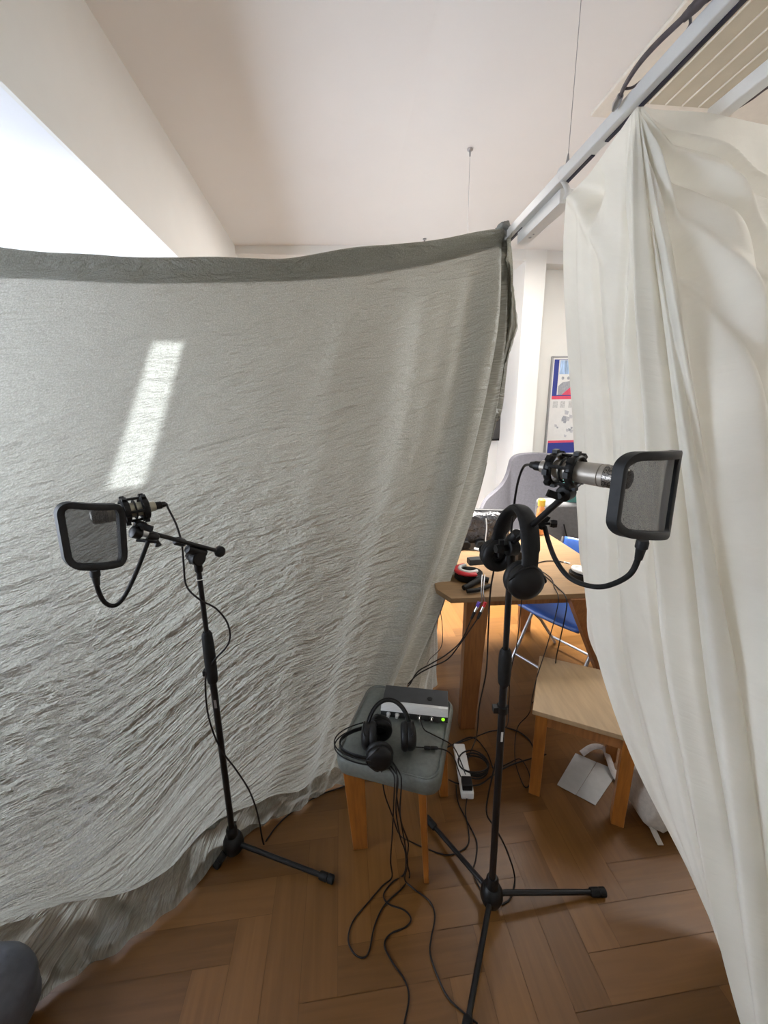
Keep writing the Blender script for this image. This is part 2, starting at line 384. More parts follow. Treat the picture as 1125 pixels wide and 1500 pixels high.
# ceiling grille, upper right
g=thing('ceiling_grille',R(1.65,1.6,zc-.03),'beige slatted grille panel set in the ceiling at the upper right','ceiling grille')
slab(1.29,2.30,.95,2.175,zc-.018,zc-.001).build('frame',M['grillel'],g,bevel=.004)
slab(1.42,1.93,1.16,2.06,zc-.028,zc-.017).build('panel',M['grille'],g,bevel=.002)
for l in (1.50,1.585,1.67,1.755,1.84):
    slab(l,l+.005,1.17,2.05,zc-.034,zc-.027).build('slat',M['grillel'],g)
# ------------------------------------------------------------------ lighting track
ZT=2.3; LT=.785
t=thing('lighting_track',R(LT,1.5,ZT),'white lighting track with a dark slot hung across the room from wires','lighting track','suspended lighting tracks')
slab(LT-.018,LT+.018,-.3,3.60,ZT,ZT+.036).build('rail',M['track'],t,bevel=.003)
slab(LT+.002,LT+.0135,-.3,1.24,ZT-.003,ZT+.001).build('slot',M['slot'],t)
slab(LT+.002,LT+.0135,1.30,1.45,ZT-.003,ZT+.001).build('slot',M['slot'],t)
slab(LT+.002,LT+.0135,1.76,2.60,ZT-.003,ZT+.001).build('slot',M['slot'],t)
slab(LT+.0181,LT+.0195,-.3,2.6,ZT+.006,ZT+.012).build('side_groove',M['steel'],t)
slab(LT-.02,LT+.02,3.60,3.62,ZT-.002,ZT+.038).build('end_cap',M['white'],t,bevel=.003)
a=thing('track_adapter',R(LT+.03,1.7,ZT-.05),'white rectangular power box clipped under the track beside the white sheet knot','track adapter')
slab(LT+.004,LT+.052,1.47,1.80,ZT-.048,ZT-.002).build('housing',M['track'],a,bevel=.002)
for dd,rr in ((1.73,.006),(1.70,.0035)):
    MB().cyl(R(LT+.028,dd,ZT-.0475),R(LT+.028,dd,ZT-.0500),rr).build('screw',M['steel'],a)
def wire(d, zt, label, l=LT):
    w=thing('suspension_wire',R(l,d,ZT+.036),label,'suspension wire','wires holding the lighting track')
    MB().cyl(R(l,d,ZT+.03),R(l,d,zt-.02),.0011,seg=8).build('cable',M['steel'],w)
    MB().lathe(R(l,d,zt),(0,0,-1),[(0,.016),(.006,.016),(.010,.006),(.035,.0045),(.036,.003)]).build('ceiling_cup',M['steel'],w)
    MB().lathe(R(l,d,ZT+.034),(0,0,1),[(0,.006),(.018,.006),(.04,.002)],12).build('clip',M['steel'],w)
wire(2.48,zc,'thin steel wire with a small ceiling cup, above the grey sheet corner')
wire(1.43,zc,'thin steel wire dropping to the track beside the white knot')
p3=PZ(622,350,zc); wire(p3.dot(D),zc,'thin steel wire whose ceiling cup just shows above the grey sheet edge',p3.dot(N))
# second track at far right
p2=PZ(1110,130,2.3); l2=p2.dot(N)
t2=thing('lighting_track',R(l2,1.0,ZT),'pale track end showing above the white sheet at the right edge','lighting track','suspended lighting tracks')
slab(l2-.018,l2+.018,-.3,1.16,ZT,ZT+.036).build('rail',M['track'],t2,bevel=.003)
pts=[PZ(1040,168,2.345),PZ(1075,160,2.345),PZ(1100,146,2.346),PZ(1125,128,2.35),PZ(1160,110,2.36)]
tag(MB().tube(cr(pts,6),.003,8).build('thin_lead',M['browncable']),'thin dark lead curving above the white sheet at the right edge','cable')
# grey cable bundle tied over the track
cb=thing('cable_bundle',PZ(905,150,2.34),'grey cable loop tied along the upper side of the track','cable')
def C(l): return [PZ(x,y,z) for x,y,z in l]
MB().tube(cr(C([(907,148,2.33),(914,128,2.335),(935,95,2.34),(962,64,2.34),(1000,27,2.34),(1012,12,2.34),(1040,-5,2.34),(1080,-40,2.34)]),8),.0075,10,flat=(1,.6)).build('main_lead',M['browncable'],cb)
MB().tube(cr(C([(916,130,2.335),(930,126,2.335),(960,100,2.337),(990,66,2.337),(1010,38,2.337),(1010,22,2.34)]),8),.003,8).build('loop',M['browncable'],cb)
MB().lathe(PZ(1002,26,2.338),PZ(1022,6,2.338)-PZ(1002,26,2.338),[(0,.008),(.03,.011),(.06,.008)],12).build('tie',M['browncable'],cb)
MB().lathe(PZ(909,140,2.33),PZ(903,152,2.325)-PZ(909,140,2.33),[(0,.008),(.02,.010),(.035,.005)],12).build('tip',M['steel'],cb)
# ------------------------------------------------------------------ cloth
def cloth(name, rows, mat, nu, nv, disp, label, cat, crumple, ref=(0,-1,0)):
    ref=V(ref)
    # rows: list of rows (top..bottom) of control points
    sub=lambda c,n:[c[int(round(i*(len(c)-1)/(n-1)))] if False else None for i in range(n)]
    def samp(line,n):
        dense=cr(line,24)
        return [dense[int(round(i*(len(dense)-1)/(n-1)))] if n>=len(dense) else None for i in range(n)]
    def ev(line,t):
        m=len(line)-1; x=min(max(t,0),1)*m; i=min(int(x),m-1); t=x-i
        a=line[max(i-1,0)];b=line[i];c=line[i+1];d=line[min(i+2,m)]
        return .5*((2*b)+(c-a)*t+(2*a-5*b+4*c-d)*t*t+(3*b-a-3*c+d)*t**3)
    G=[]
    cols=[[ev(r,i/(nu-1)) for r in rows] for i in range(nu)]
    for j in range(nv): G.append([ev(c,j/(nv-1)) for c in cols])
    vs=[];uv=[];cv=[]
    for j in range(nv):
        for i in range(nu):
            du=G[j][min(i+1,nu-1)]-G[j][max(i-1,0)]; dv=G[min(j+1,nv-1)][i]-G[max(j-1,0)][i]
            n=du.cross(dv)
            n = n.normalized() if n.length>1e-9 else V((0,-1,0))
            if n.dot(ref)<0: n=-n
            u=i/(nu-1); v=j/(nv-1); p=G[j][i]
            q=p+disp(u,v,p,n)
            q.z=max(q.z,.006)
            vs.append(q); uv.append((p.x*1.05-p.y*.35+u*.1, p.z-p.y*.5)); cv.append(crumple(u,v,p))
    fs=[(j*nu+i,j*nu+i+1,(j+1)*nu+i+1,(j+1)*nu+i) for j in range(nv-1) for i in range(nu-1)]
    z0=min(v.z for v in vs); c=sum(vs,V())/len(vs); off=V((c.x,c.y,z0))
    me=bpy.data.meshes.new(name); me.from_pydata([v-off for v in vs],[],fs); me.materials.append(mat)
    l=me.uv_layers.new(name='UVMap')
    for k,lp in enumerate(me.loops): l.data[k].uv=uv[lp.vertex_index]
    a=me.attributes.new('crumple','FLOAT','POINT')
    for k,c_ in enumerate(cv): a.data[k].value=c_
    me.shade_smooth()
    o=bpy.data.objects.new(name,me); o.location=off; col.objects.link(o); OFF[o.name]=off
    return tag(o,label,cat)
def sstep(a,b,x):
    x=min(max((x-a)/(b-a),0),1); return x*x*(3-2*x)
def column(pix, T, B, tang):
    """points along a hanging column: rays meet the plane through its top T, its bottom B and the cloth's own direction"""
    n=(B-T).cross(tang).normalized()
    return [T]+[PP(x,y,T,n) for x,y in pix[1:-1]]+[B]
TK=lambda px,py: PZ(px,py,ZT+.01)
gp=[ # pixel columns of the grey sheet, top to hem
 [(-350,372),(-350,455),(-350,640),(-350,850),(-350,1060),(-350,1250),(-350,1400),(-350,1560)],
 [(0,368),(0,450),(0,620),(0,820),(3,1010),(5,1190),(8,1330),(35,1470)],
 [(190,378),(190,455),(185,620),(180,800),(185,970),(190,1130),(195,1295),(205,1366)],
 [(380,380),(375,450),(365,600),(350,770),(340,930),(334,1070),(328,1195),(345,1236)],
 [(560,362),(552,440),(530,580),(500,750),(476,900),(458,1030),(440,1140),(435,1186)],
 [(725,338),(722,400),(704,540),(668,700),(610,870),(560,1000),(520,1090),(500,1131)],
 [(738,338),(738,420),(727,560),(692,710),(646,860),(620,930),(596,1010),(580,1060)],
 [(747,338),(751,420),(736,560),(699,690),(664,800),(645,870),(640,940),(641,1003)]]
TP=[PY(-200,372,1.35),PY(0,368,1.5),PY(190,378,1.6),PY(380,380,1.68),PY(560,362,1.77),PZ(728,337,ZT+.03),PZ(739,334,ZT+.045),PZ(747,340,ZT+.0)]
BT=[PZ(*c[-1],.01) for c in gp]
BT[0]=V((-1.36,.50,.01))
TG=[]
for i in range(8):
    a=BT[min(i+1,7)]-BT[max(i-1,0)]; b=TP[min(i+1,7)]-TP[max(i-1,0)]
    TG.append((a.normalized()+b.normalized()).normalized())
TG[5]=V((1,.35,0)); TG[6]=V((1,.8,0)).normalized(); TG[7]=V((1,.9,0)).normalized()
gc=[column(gp[i],TP[i],BT[i],TG[i]) for i in range(8)]
for i,pushy in ((0,.02),(1,.03),(2,.04),(3,.03)):   # billow towards the room in the lower half, tuck behind the pooled hem
    for k,w in ((3,.4),(4,1),(5,1),(6,.6)):
        p=gc[i][k]; gc[i][k]=EYE+(p-EYE)*(1-pushy*w)
gc[6][3]=EYE+(gc[6][3]-EYE)*1.03
# extra row between overhang and hem: tucked back under
grow=[[gc[i][k] for i in range(8)] for k in range(7)]
tuck=[]
for i in range(8):
    p=(gc[i][6]*.72+gc[i][7]*.28); s=[.09,.10,.11,.08,.03,.01,0,0][i]
    q=V((p.x,p.y,0)).normalized()
    tuck.append(V((p.x,p.y,max(p.z*.75,.012)))+q*s)
grow.append(tuck); grow.append([gc[i][7] for i in range(8)])
def gdisp(u,v,p,n):
    a=0
    # pleats near the tied corner, running down the right part
    w=sstep(.01,.22,v)
    ed=1-.8*sstep(.95,1,u)
    for u0,sl,wd,h in ((.700,0,.022,.065),(.765,0,.022,-.075),(.815,0,.018,.030),(.855,0,.014,-.035),(.895,0,.014,.022),(.93,0,.010,-.022),(.965,0,.010,.015),(.62,.0,.018,-.012),(.57,.03,.03,.014),(.50,.05,.02,-.008)):
        x=(u-u0-sl*(1-v)-.008*math.sin(v*6+u0*20))/wd
        a+= 1.5*h*math.exp(-x*x)*w*ed*(1-.55*sstep(.6,1,v))
    a+= sstep(.60,.70,u)*w*.006*math.sin(u*2*math.pi*38+4*v)*ed
    # swags from the top edge
    a+= .010*noise.noise(V((u*5+v*2,v*5-u*2,3)))*sstep(0,.2,v)*2
    a+= .012*(1-abs(noise.noise(V((u*3.5-v*1.5,v*9+u*3,7))))*3)*sstep(.35,.7,v)*(1-sstep(.6,.75,u))
    cm=sstep(.3,.55,v)*(1-sstep(.45,.7,u))*(1-.8*sstep(.6,.72,v))
    a+= .006*cm*(1-2.5*abs(noise.noise(V((p.x*9-p.z*9,p.x*14+p.z*26,2)))))
    a+= .004*cm*(1-2.5*abs(noise.noise(V((p.x*20+p.z*14,p.z*40-p.x*20,5)))))
    # rolled top hem
    t=sstep(.0,.035,v)*(1-sstep(.035,.07,v))
    a+= -.012*sstep(.02,.045,v)*(1-sstep(.05,.10,v))*(1-sstep(.85,.95,u))
    a+= .010*(1-sstep(.0,.035,v))
    # crumples at the pooled hem
    k=sstep(.80,.93,v)*(1-sstep(.55,.75,u))
    a+= k*.055*noise.noise(V((u*16,v*13,1)))
    a+= k*.028*noise.noise(V((u*42,v*26,9)))
    d=n*a
    if v>.995: d=V((n.x,n.y,0))*a
    d.z += .004*noise.noise(V((u*12,0,4)))*(1-sstep(0,.1,v))*3
    return d
gs=cloth('grey_sheet',grow,M['gsheet'],420,340,gdisp,'large crinkled grey sheet hung as a partition across the left side','sheet',
   lambda u,v,p: .17-.10*sstep(.55,.7,u)+1.1*sstep(.28,.55,v)*(1-sstep(.42,.75,u))*(1-.85*sstep(.56,.70,v))+.0*u)
# doubled hem along the top edge, folded over behind
src_=gs.data; nu_=420; rowsn=26; vv=[]; 
for j in range(rowsn):
    for i in range(0,nu_-40):
        p=src_.vertices[j*nu_+i].co; vv.append(gs.location+p+V((0,.010*math.sin(math.pi*(j+.5)/rowsn)+.003,0)))
nu2=nu_-40
ho=MB(); ho.v=vv; ho.f=[(j*nu2+i,j*nu2+i+1,(j+1)*nu2+i+1,(j+1)*nu2+i) for j in range(rowsn-1) for i in range(nu2-1)]
ho.build('top_hem',M['gsheet'],gs,smooth=80)
# knot of the grey sheet over the track
def lump(c,r,sq,seed,amp,mat,name,parent,seg=40,pw=1,label=None,sc_=60):
    m=MB().sphere((0,0,0),1,seg,pw=pw); c=V(c)
    m.v=[c+V((v.x*r*sq[0],v.y*r*sq[1],v.z*r*sq[2]))*(1+amp*noise.noise(v*2.2+V((seed,0,0)))+amp*.6*noise.noise(v*6+V((seed,3,0)))) for v in m.v]
    return m.build(name,mat,parent,smooth=80,label=label)
M['gknot']=pm('grey_sheet_knot',(.20,.20,.18,1),.8,var=.1,scale=80,bump=.3)
lump(PZ(737,336,ZT+.045),.030,(1.1,1.5,.7),2,.35,M['gknot'],'knot',gs,label='bunched knot of the grey sheet over the track')
# loose hanging flap behind the pleats
def flap():
    L=[(742,385),(744,430),(740,480),(734,530),(722,580),(706,640),(692,700),(674,745)]
    Rr=[(748,385),(753,430),(759,478),(747,516),(738,545),(728,585),(713,650),(684,730)]
    rows=[[PY(l[0]-6,l[1],2.0),PY((l[0]+r[0])/2,(l[1]+r[1])/2,1.96),PY(r[0],r[1],2.02)] for l,r in zip(L,Rr)]
    m=MB(); nu,nv=24,90
    for j in range(nv):
        x=j/(nv-1)*(len(rows)-1); i=min(int(x),len(rows)-2); t=x-i
        line=[rows[i][k].lerp(rows[i+1][k],t) for k in range(3)]; dn=cr(line,12)
        for k in range(nu):
            p=dn[int(k/(nu-1)*(len(dn)-1))]; p=p+V((.006,.02,0))*math.sin(k*.7+j*.12)+V((.004*noise.noise(V((j*.4,k*.3,0))),0,0)); m.v.append(p)
    m.f=[(j*nu+k,j*nu+k+1,(j+1)*nu+k+1,(j+1)*nu+k) for j in range(nv-1) for k in range(nu-1)]
    return m
fo=flap().build('loose_flap',M['gsheet'],gs,smooth=80,label='darker loose flap of the grey sheet hanging below the knot')
# white sheet
wtop=[(829,292),(848,268),(876,236),(905,196),(930,160),(942,156),(962,160),(1040,166),(1125,183),(1290,215),(1480,250)]
wbot=[(1088,1386),(1078,1425),(1090,1475),(1108,1515),(1125,1555),(1130,1590),(1160,1640),(1200,1700),(1260,1770),(1360,1860),(1500,1960)]
sg=[2.245,2.25,2.262,2.28,2.297,2.297,2.293,2.290,2.292,2.295,2.295]
WT=[PZ(*q,s) for q,s in zip(wtop,sg)]; WB=[PZ(*q,.012) for q in wbot]
edge=[(829,292),(825,370),(829,480),(839,620),(846,760),(856,880),(880,975),(926,1095),(1008,1240),(1088,1386)]
wt=[]; nr=len(edge)
nrm=(WB[0]-WT[0]).cross((WB[4]-WB[0]).normalized()+(WT[4]-WT[0]).normalized()).normalized()
E0=[WT[0]]+[PY(x,y,d) for (x,y),d in zip(edge[1:-1],(1.50,1.46,1.41,1.35,1.27,1.18,1.06,.92))]+[WB[0]]
def hfrac(k): return (E0[0].z-E0[k].z)/(E0[0].z-E0[-1].z)
wc=[]
for i in range(len(WT)):
    c=[]
    for k in range(nr):
        s=hfrac(k); p=WT[i].lerp(WB[i],s)
        ee=E0[k]-WT[0].lerp(WB[0],s)
        w=max(0,1-i/6.0)**1.2
        c.append(p+ee*w)
    wc.append(c)
wrow=[[wc[i][k] for i in range(len(WT))] for k in range(nr)]
def wdisp(u,v,p,n):
    amp=1.2*sstep(-.02,.30,v)
    ef=sstep(0,.07,u)
    a=0
    for u0,sl,wd,h in ((.09,.02,.012,.010),(.17,.02,.013,-.022),(.25,.01,.03,.020),(.335,.0,.014,-.020),(.40,0,.03,.024),(.475,0,.016,-.026),(.55,0,.035,.03),(.625,0,.02,-.028),(.70,0,.04,.035),(.78,0,.03,-.03),(.90,0,.04,.03)):
        x=(u-u0-sl*(1-v)-.006*math.sin(v*5+u0*9))/wd
        a+= h*math.exp(-x*x)*amp
    a+= .015*math.sin(u*2*math.pi*3.2+1.1*v)*sstep(.1,.8,v)
    a+= .010*noise.noise(V((u*6,v*4,2)))*amp*1.5
    for ua,sl,wd,h,ve in ((.44,.95,.022,-.035,.55),(.455,1.7,.03,-.04,.4),(.43,.42,.016,-.024,.8),(.40,-.10,.012,-.018,.8),(.38,-.36,.013,-.016,.6),(.46,2.9,.03,-.03,.3)):
        x=(u-(ua+sl*v))/(wd*(.35+2.2*v))
        a+= .78*h*(math.exp(-x*x)-.7*math.exp(-((x-1.8)/1.1)**2))*sstep(0,.10,v)*(1-sstep(ve*.7,ve,v))
    a*=ef*(1-.85*sstep(.6,.92,v)*(1-sstep(.15,.4,u)))
    e=(1-sstep(0,.06,u))
    d=n*a
    d+= V((1,0,0))*e*.006*math.sin(v*38)*sstep(.45,.55,v)*(1-sstep(.68,.75,v))*2
    # soft drape pocket below the sagging left corner
    a2=math.exp(-((u-.13-.5*v)/.05)**2)*math.exp(-((v-.05)/.035)**2)
    d+= n*(-.06)*a2
    d+= n*.03*math.exp(-((u-.20+1.2*(.13-v))/.03)**2)*sstep(0,.03,v)*(1-sstep(.13,.2,v))
    return d
ws=cloth('white_sheet',wrow,M['wsheet'],420,300,wdisp,'long white cloth draped from the track down the right side to the floor','sheet',lambda u,v,p:.5+.5*sstep(.6,1,v),ref=(-1,-.5,0))
# tie of the white sheet round the track
tk=[PZ(829,292,2.245),PZ(832,282,2.262),PZ(829,272,2.285),PZ(823,262,2.31),PZ(821,252,2.34),PZ(828,245,2.342),PZ(834,252,2.33),PZ(832,266,2.30)]
MB().tube(cr(tk,8),.008,10,flat=(1.3,.45)).build('tie',M['wsheet'] if False else M['white'],ws,label='white strip of the sheet knotted round the track')
# ------------------------------------------------------------------ microphone stand
def leg(parent, p0, p1, r=.0085):
    l=MB().cyl(p0,p1,r,r*.95,14).build('leg',M['blackm'],parent)
    ax=(p1-p0).normalized()
    MB().lathe(p1-ax*.03,ax,[(0,r*1.25),(.004,r*1.55),(.028,r*1.6),(.03,r*1.3),(.034,r*1.6),(.05,r*1.6),(.053,r*1.1)],16).build('rubber_foot',M['rubber'],l)
def stand(name,label,hub,piv,legs,zc0,zc1,clipz,yl=.0125):
    t=thing(name,V((hub.x,hub.y,0)),label,'microphone stand')
    hx=V((hub.x,hub.y,0)); px=V((piv.x,piv.y,piv.z))
    P=lambda z:hx.lerp(V((px.x,px.y,0)),z/px.z)+V((0,0,z))
    MB().lathe(P(.018),V((0,0,1)),[(0,.018),(.008,.030),(.03,.036),(.05,.034),(.068,.026),(.072,.020),(.10,.019),(.11,.014)],20).build('base_hub',M['black'],t)
    for q in legs:
        d=(V((q.x,q.y,0))-hx).normalized()
        leg(t,P(.055)+d*.015,V((q.x,q.y,.016)))
    MB().cyl(P(.09),P(zc0+.01),.0105,seg=16).build('lower_tube',M['blackm'],t)
    MB().lathe(P(zc0),P(zc1)-P(zc0),[(0,.012),(.006,.0155),(.02,.0165),((zc1-zc0)*.35,.0175),((zc1-zc0)*.7,.0175),((zc1-zc0)-.01,.0155),((zc1-zc0),.0105)],16).build('clutch_grip',M['rubber'],t)
    MB().cyl(P(zc1-.01),P(piv.z-.02),.0075,seg=16).build('upper_tube',M['blackm'],t)
    c=P(clipz)
    MB().lathe(c-V((0,0,.012)),(0,0,1),[(0,.012),(.002,.0155),(.022,.0155),(.024,.012)],14).box(c+V((-.018,0,0)),(.016,.016,.018)).build('cable_clip',M['black'],t)
    return t,P
def swivel(t,piv,bd):
    bd=bd.normalized()
    s=MB().lathe(piv-V((0,0,.055)),(0,0,1),[(0,.0095),(.004,.0115),(.03,.0115),(.034,.008)],16)
    side=bd.cross(V((0,0,1))).normalized()
    s.lathe(piv-side*.014-V((0,0,.012)),side,[(0,.018),(.003,.0215),(.025,.0215),(.028,.018)],24)
    s.lathe(piv-bd*.03+V((0,0,.010)),bd,[(0,.012),(.003,.014),(.057,.014),(.06,.012)],12)
    o=s.build('swivel_clamp',M['black'],t)
    k=MB().lathe(piv+side*.014-V((0,0,.012)),side,[(0,.008),(.012,.008),(.013,.014),(.03,.011)],6)
    k.box(piv+side*.03-V((0,0,.012)),(.01,.012,.045))
    k.build('wing_knob',M['rubber'],o)
    return o
# right stand
hubR=PZ(720,1310,.05); pivR=PY(750,795,.9)
zR=lambda py: PY(735,py,.9).z
stR,PR=stand('microphone_stand','black tripod microphone stand with the headphones hung on its boom, right of the padded stool',hubR,pivR,[PZ(877,1308,.012),PZ(682,1515,.012),PZ(630,1205,.012)],zR(1003),zR(950),zR(1038))
bR0=PY(742,803,.92); bR1=PY(826,728,.735)
swivel(stR,pivR,bR1-bR0)
bm_=MB().cyl(bR0-(bR1-bR0).normalized()*.10,bR1,.0068,seg=14).build('boom_arm',M['blackm'],stR)
k=MB().cyl(PY(780,768,.86),PY(806,767,.84),.003,seg=10); k.lathe(PY(786,769,.855),V((1,-.2,0)),[(0,.006),(.01,.011),(.016,.011),(.02,.006)],10); k.box(PY(797,764,.85),(.014,.006,.03),Matrix.Rotation(.5,3,'Y')); k.lathe(PY(806,767,.84),V((1,-.3,0)),[(0,.009),(.006,.0105),(.014,.009)],6)
k.build('boom_knob',M['black'],stR)
MB().box(PR(zR(1075))+V((.0,-.011,0)),(.006,.001,.032)).build('sticker',M['white'],stR)
# left stand
hubL=PZ(342,1235,.05); pivL=PY(288,812,1.068)
zL=lambda py: PY(310,py,1.068).z
stL,PL=stand('microphone_stand','black tripod microphone stand in front of the grey sheet',hubL,pivL,[PZ(480,1287,.012),PZ(322,1262,.012),V((-.66,1.30,.012))],zL(1000) ,zL(925),zL(985))
bL0=PY(322,808,1.12); bL1=PY(207,777,.94)
dL=(bL1-bL0).normalized()
swivel(stL,pivL+V((0,0,.0)),dL)
bo=MB().cyl(bL0,bL1,.0062,seg=14).build('boom_arm',M['blackm'],stL)
MB().lathe(bL0-dL*.012,dL,[(0,.008),(.003,.0145),(.010,.0175),(.018,.0165),(.024,.011),(.027,.007)],18).build('counterweight',M['rubber'],bo)
MB().lathe(PY(268,795,1.045),dL,[(-.004,.010),(0,.012),(.022,.012),(.026,.009)],12).build('boom_collar',M['black'],stL)
MB().torus(PL(zL(848)),(0,0,1),.0095,.0016,24,8).build('white_ring',M['white'],stL,label='thin white ring')
MB().box(PL(zL(1028))+V((.004,-.011,0)),(.008,.001,.03)).build('sticker',M['steel'],stL)
# ------------------------------------------------------------------ microphone in a shock mount
def mic(rear, front, label, mat, r=.0205):
    ax=(front-rear).normalized(); L=(front-rear).length
    t=thing('microphone',rear.lerp(front,.5)-V((0,0,r)),label,'microphone','large pencil microphones on the two stands')
    MB().lathe(rear,ax,[(0,.0095),(.002,.0125),(.028,.0135),(.032,.0175),(.040,.018),(L*.62,r),(L*.70,r),(L*.70+.0005,r*.93),(L*.72,r*.93),(L*.722,r*1.02),(L*.76,r*1.02)],32).build('body',mat,t,smooth=35)
    MB().lathe(rear+ax*L*.76,ax,[(0,r*.98),(L*.12,r*1.0),(L*.185,r*.93),(L*.225,r*.75),(L*.24,r*.35)],32).build('grille',M['grid'],t,smooth=60)
    MB().lathe(rear-ax*.026,ax,[(0,.004),(.002,.0065),(.012,.0085),(.013,.0100),(.029,.0105)],20).build('plug',M['black'],t)
    return t,ax,L
def shock(center, ax, label, stemto, down):
    t=thing('shock_mount',center-V((0,0,.035)),label,'shock mount','round shock mounts gripping the microphones')
    for k,s in enumerate((-.021,.021)):
        m=MB().torus(center+ax*s,ax,.0275,.0058,36,10,flat=(1.5,.7))
        a=ax.orthogonal().normalized(); b=ax.cross(a)
        for i in range(8):
            an=i*math.pi/4+.2; e=a*math.cos(an)+b*math.sin(an)
            m.box(center+ax*s+e*.0335,(.008,.011,.010),Matrix((e,ax.cross(e),ax)).transposed())
        m.build('ring',M['black'],t)
    m=MB()
    a=ax.orthogonal().normalized(); b=ax.cross(a)
    for i in range(4):
        an=i*math.pi/2+.6; e=a*math.cos(an)+b*math.sin(an)
        m.cyl(center-ax*.021+e*.028,center+ax*.021+e*.028,.0035,seg=8)
    m.build('bridge',M['black'],t)
    MB().torus(center,ax,.0225,.0022,32,8).build('elastic',M['rubber'],t)
    m=MB(); m.cyl(center+down*.030,stemto,.0085,.0095,14); m.lathe(stemto-V((0,0,.0)),(stemto-center).cross(ax),[(-.013,.013),(-.011,.0155),(.011,.0155),(.013,.013)],18)
    o=m.build('swivel_stem',M['black'],t)
    w=MB(); side=(stemto-center).cross(ax).normalized()
    if side.y>0: side=-side
    w.cyl(stemto,stemto+side*.026,.006,seg=10); w.box(stemto+side*.026-ax*.006,(.034,.007,.014),Matrix.Rotation(.35,3,'Y')); w.build('wing_nut',M['black'],o)
    return t
mR0=PY(793,683,.775); mR1=PY(925,703,.640)
micR,axR,LR=mic(mR0,mR1,'champagne grey pencil microphone pointing right, in front of the white sheet',M['mic'])
shock(mR0+axR*LR*.30,axR,'black shock mount cradling the microphone at the right',PY(829,722,.735),V((0,0,-1)))
mL0=PY(228,741,.985); mL1=PY(131,758,.885)
micL,axL,LL=mic(mL0,mL1,'microphone with a pale rear end pointing left, in front of the grey sheet',M['micpale'])
shock(mL0+axL*LL*.34,axL,'black shock mount cradling the microphone at the left',PY(206,772,.95),V((0,0,-1)))
# small silver adaptor below the left mount
ad=thing('boom_adaptor',PY(206,777,.94),'black and silver threaded adaptor on the end of the left boom','adaptor')
MB().lathe(PY(192,778,.925),dL*-1,[(0,.010),(.003,.0155),(.022,.0155),(.026,.012)],20).build('collar',M['black'],ad)
MB().lathe(PY(203,779,.935),dL*-1,[(0,.0095),(.022,.0095)],20).build('thread',M['silver'],ad)
# ------------------------------------------------------------------ pop filter
def popfilter(TL,TR,BR,BL,bow,neck,label,tabpt,band=.0068,depth=.0085):
    c=(TL+TR+BR+BL)/4
    ux=((TR-TL)+(BR-BL)); w=ux.length/2; ux.normalize()
    uz=((TL-BL)+(TR-BR)); h=uz.length/2; uz.normalize(); 
    nn_=ux.cross(uz).normalized()
    if nn_.dot(bow)<0: nn_=-nn_
    skew=lambda s,t:(TL*(1-s)*(t)+TR*s*t+BR*s*(1-t)+BL*(1-s)*(1-t))
    def S(s,t):
        return skew(s,t)+nn_*(.022*(1-((s-.5)*2)**2))
    t=thing('pop_filter',S(.5,0),label,'pop filter','rectangular pop filters')
    # rounded rectangle path
    rr=.16; path=[]
    for (cx,cy,a0) in ((1-rr,1-rr*1.1,0),(rr,1-rr*1.1,90),(rr,rr*1.1,180),(1-rr,rr*1.1,270)):
        for k in range(9):
            an=math.radians(a0+k*90/8); path.append((cx+rr*math.cos(an),cy+rr*1.1*math.sin(an)))
    dense=[]
    for i in range(len(path)):
        a=path[i]; b=path[(i+1)%len(path)]; n=12 if math.dist(a,b)>.2 else 1
        for k in range(n): dense.append((a[0]+(b[0]-a[0])*k/n,a[1]+(b[1]-a[1])*k/n))
    P=[S(*q) for q in dense]; m=MB(); n=len(P)
    for i in range(n):
        tg=(P[(i+1)%n]-P[i-1]).normalized(); ou=tg.cross(nn_).normalized()
        if ou.dot(P[i]-c)<0: ou=-ou
        for (x,y) in ((-band,-depth),(-band*.6,-depth*1.15),(band*.6,-depth*1.15),(band,-depth),(band,depth),(band*.6,depth*1.15),(-band*.6,depth*1.15),(-band,depth)): m.v.append(P[i]+ou*x+nn_*y)
    for i in range(n):
        j=(i+1)%n
        for k in range(8): m.f.append((i*8+k,i*8+(k+1)%8,j*8+(k+1)%8,j*8+k))
    fr=m.build('frame',M['frame'],t,smooth=50)
    sm=MB(); g=24
    for j in range(g+1):
        for i in range(g+1):
            s=.03+.94*i/g; q=.03+.94*j/g
            # pull corners in
            sm.v.append(S(s,q))
    for j in range(g):
        for i in range(g):
            s=(i+.5)/g; q=(j+.5)/g
            if min(s,1-s)+min(q,1-q)<.09: continue
            sm.f.append((j*(g+1)+i,j*(g+1)+i+1,(j+1)*(g+1)+i+1,(j+1)*(g+1)+i))
    sm.build('mesh_screen',M['screen'],t,smooth=80)
    dn=(neck[1]-neck[0]).normalized()
    MB().lathe(neck[0]-dn*.006,dn,[(0,.009),(.004,.0105),(.016,.0105),(.018,.0085),(.04,.0065)],12).build('neck_socket',M['frame'],t)
    MB().tube(cr(neck,14),.0052,10).build('gooseneck',M['rubber'],t)
    return t
NKR=[PY(941,795,.655),PY(936,815,.66),PY(922,842,.67),(PY(890,858,.68)),PY(862,858,.70),PY(834,846,.73),PY(815,822,.77),PY(804,795,.81),PY(798,772,.845)]
popfilter(PY(911,668,.600),PY(989,664,.705),PY(972,781,.705),PY(896,779,.600),V((1,-1,0)),NKR,'black framed pop filter in front of the microphone at the right',None)
NKL=[PY(139,838,.83),PY(143,862,.835),PY(153,882,.85),PY(168,887,.87),PY(182,874,.885),PY(198,842,.90),PY(210,812,.915),PY(217,793,.93)]
popfilter(PY(84,738,.79),PY(176,741,.885),PY(181,823,.885),PY(100,829,.79),V((-.3,-1,0)),NKL,'black framed pop filter in front of the microphone at the left',None)
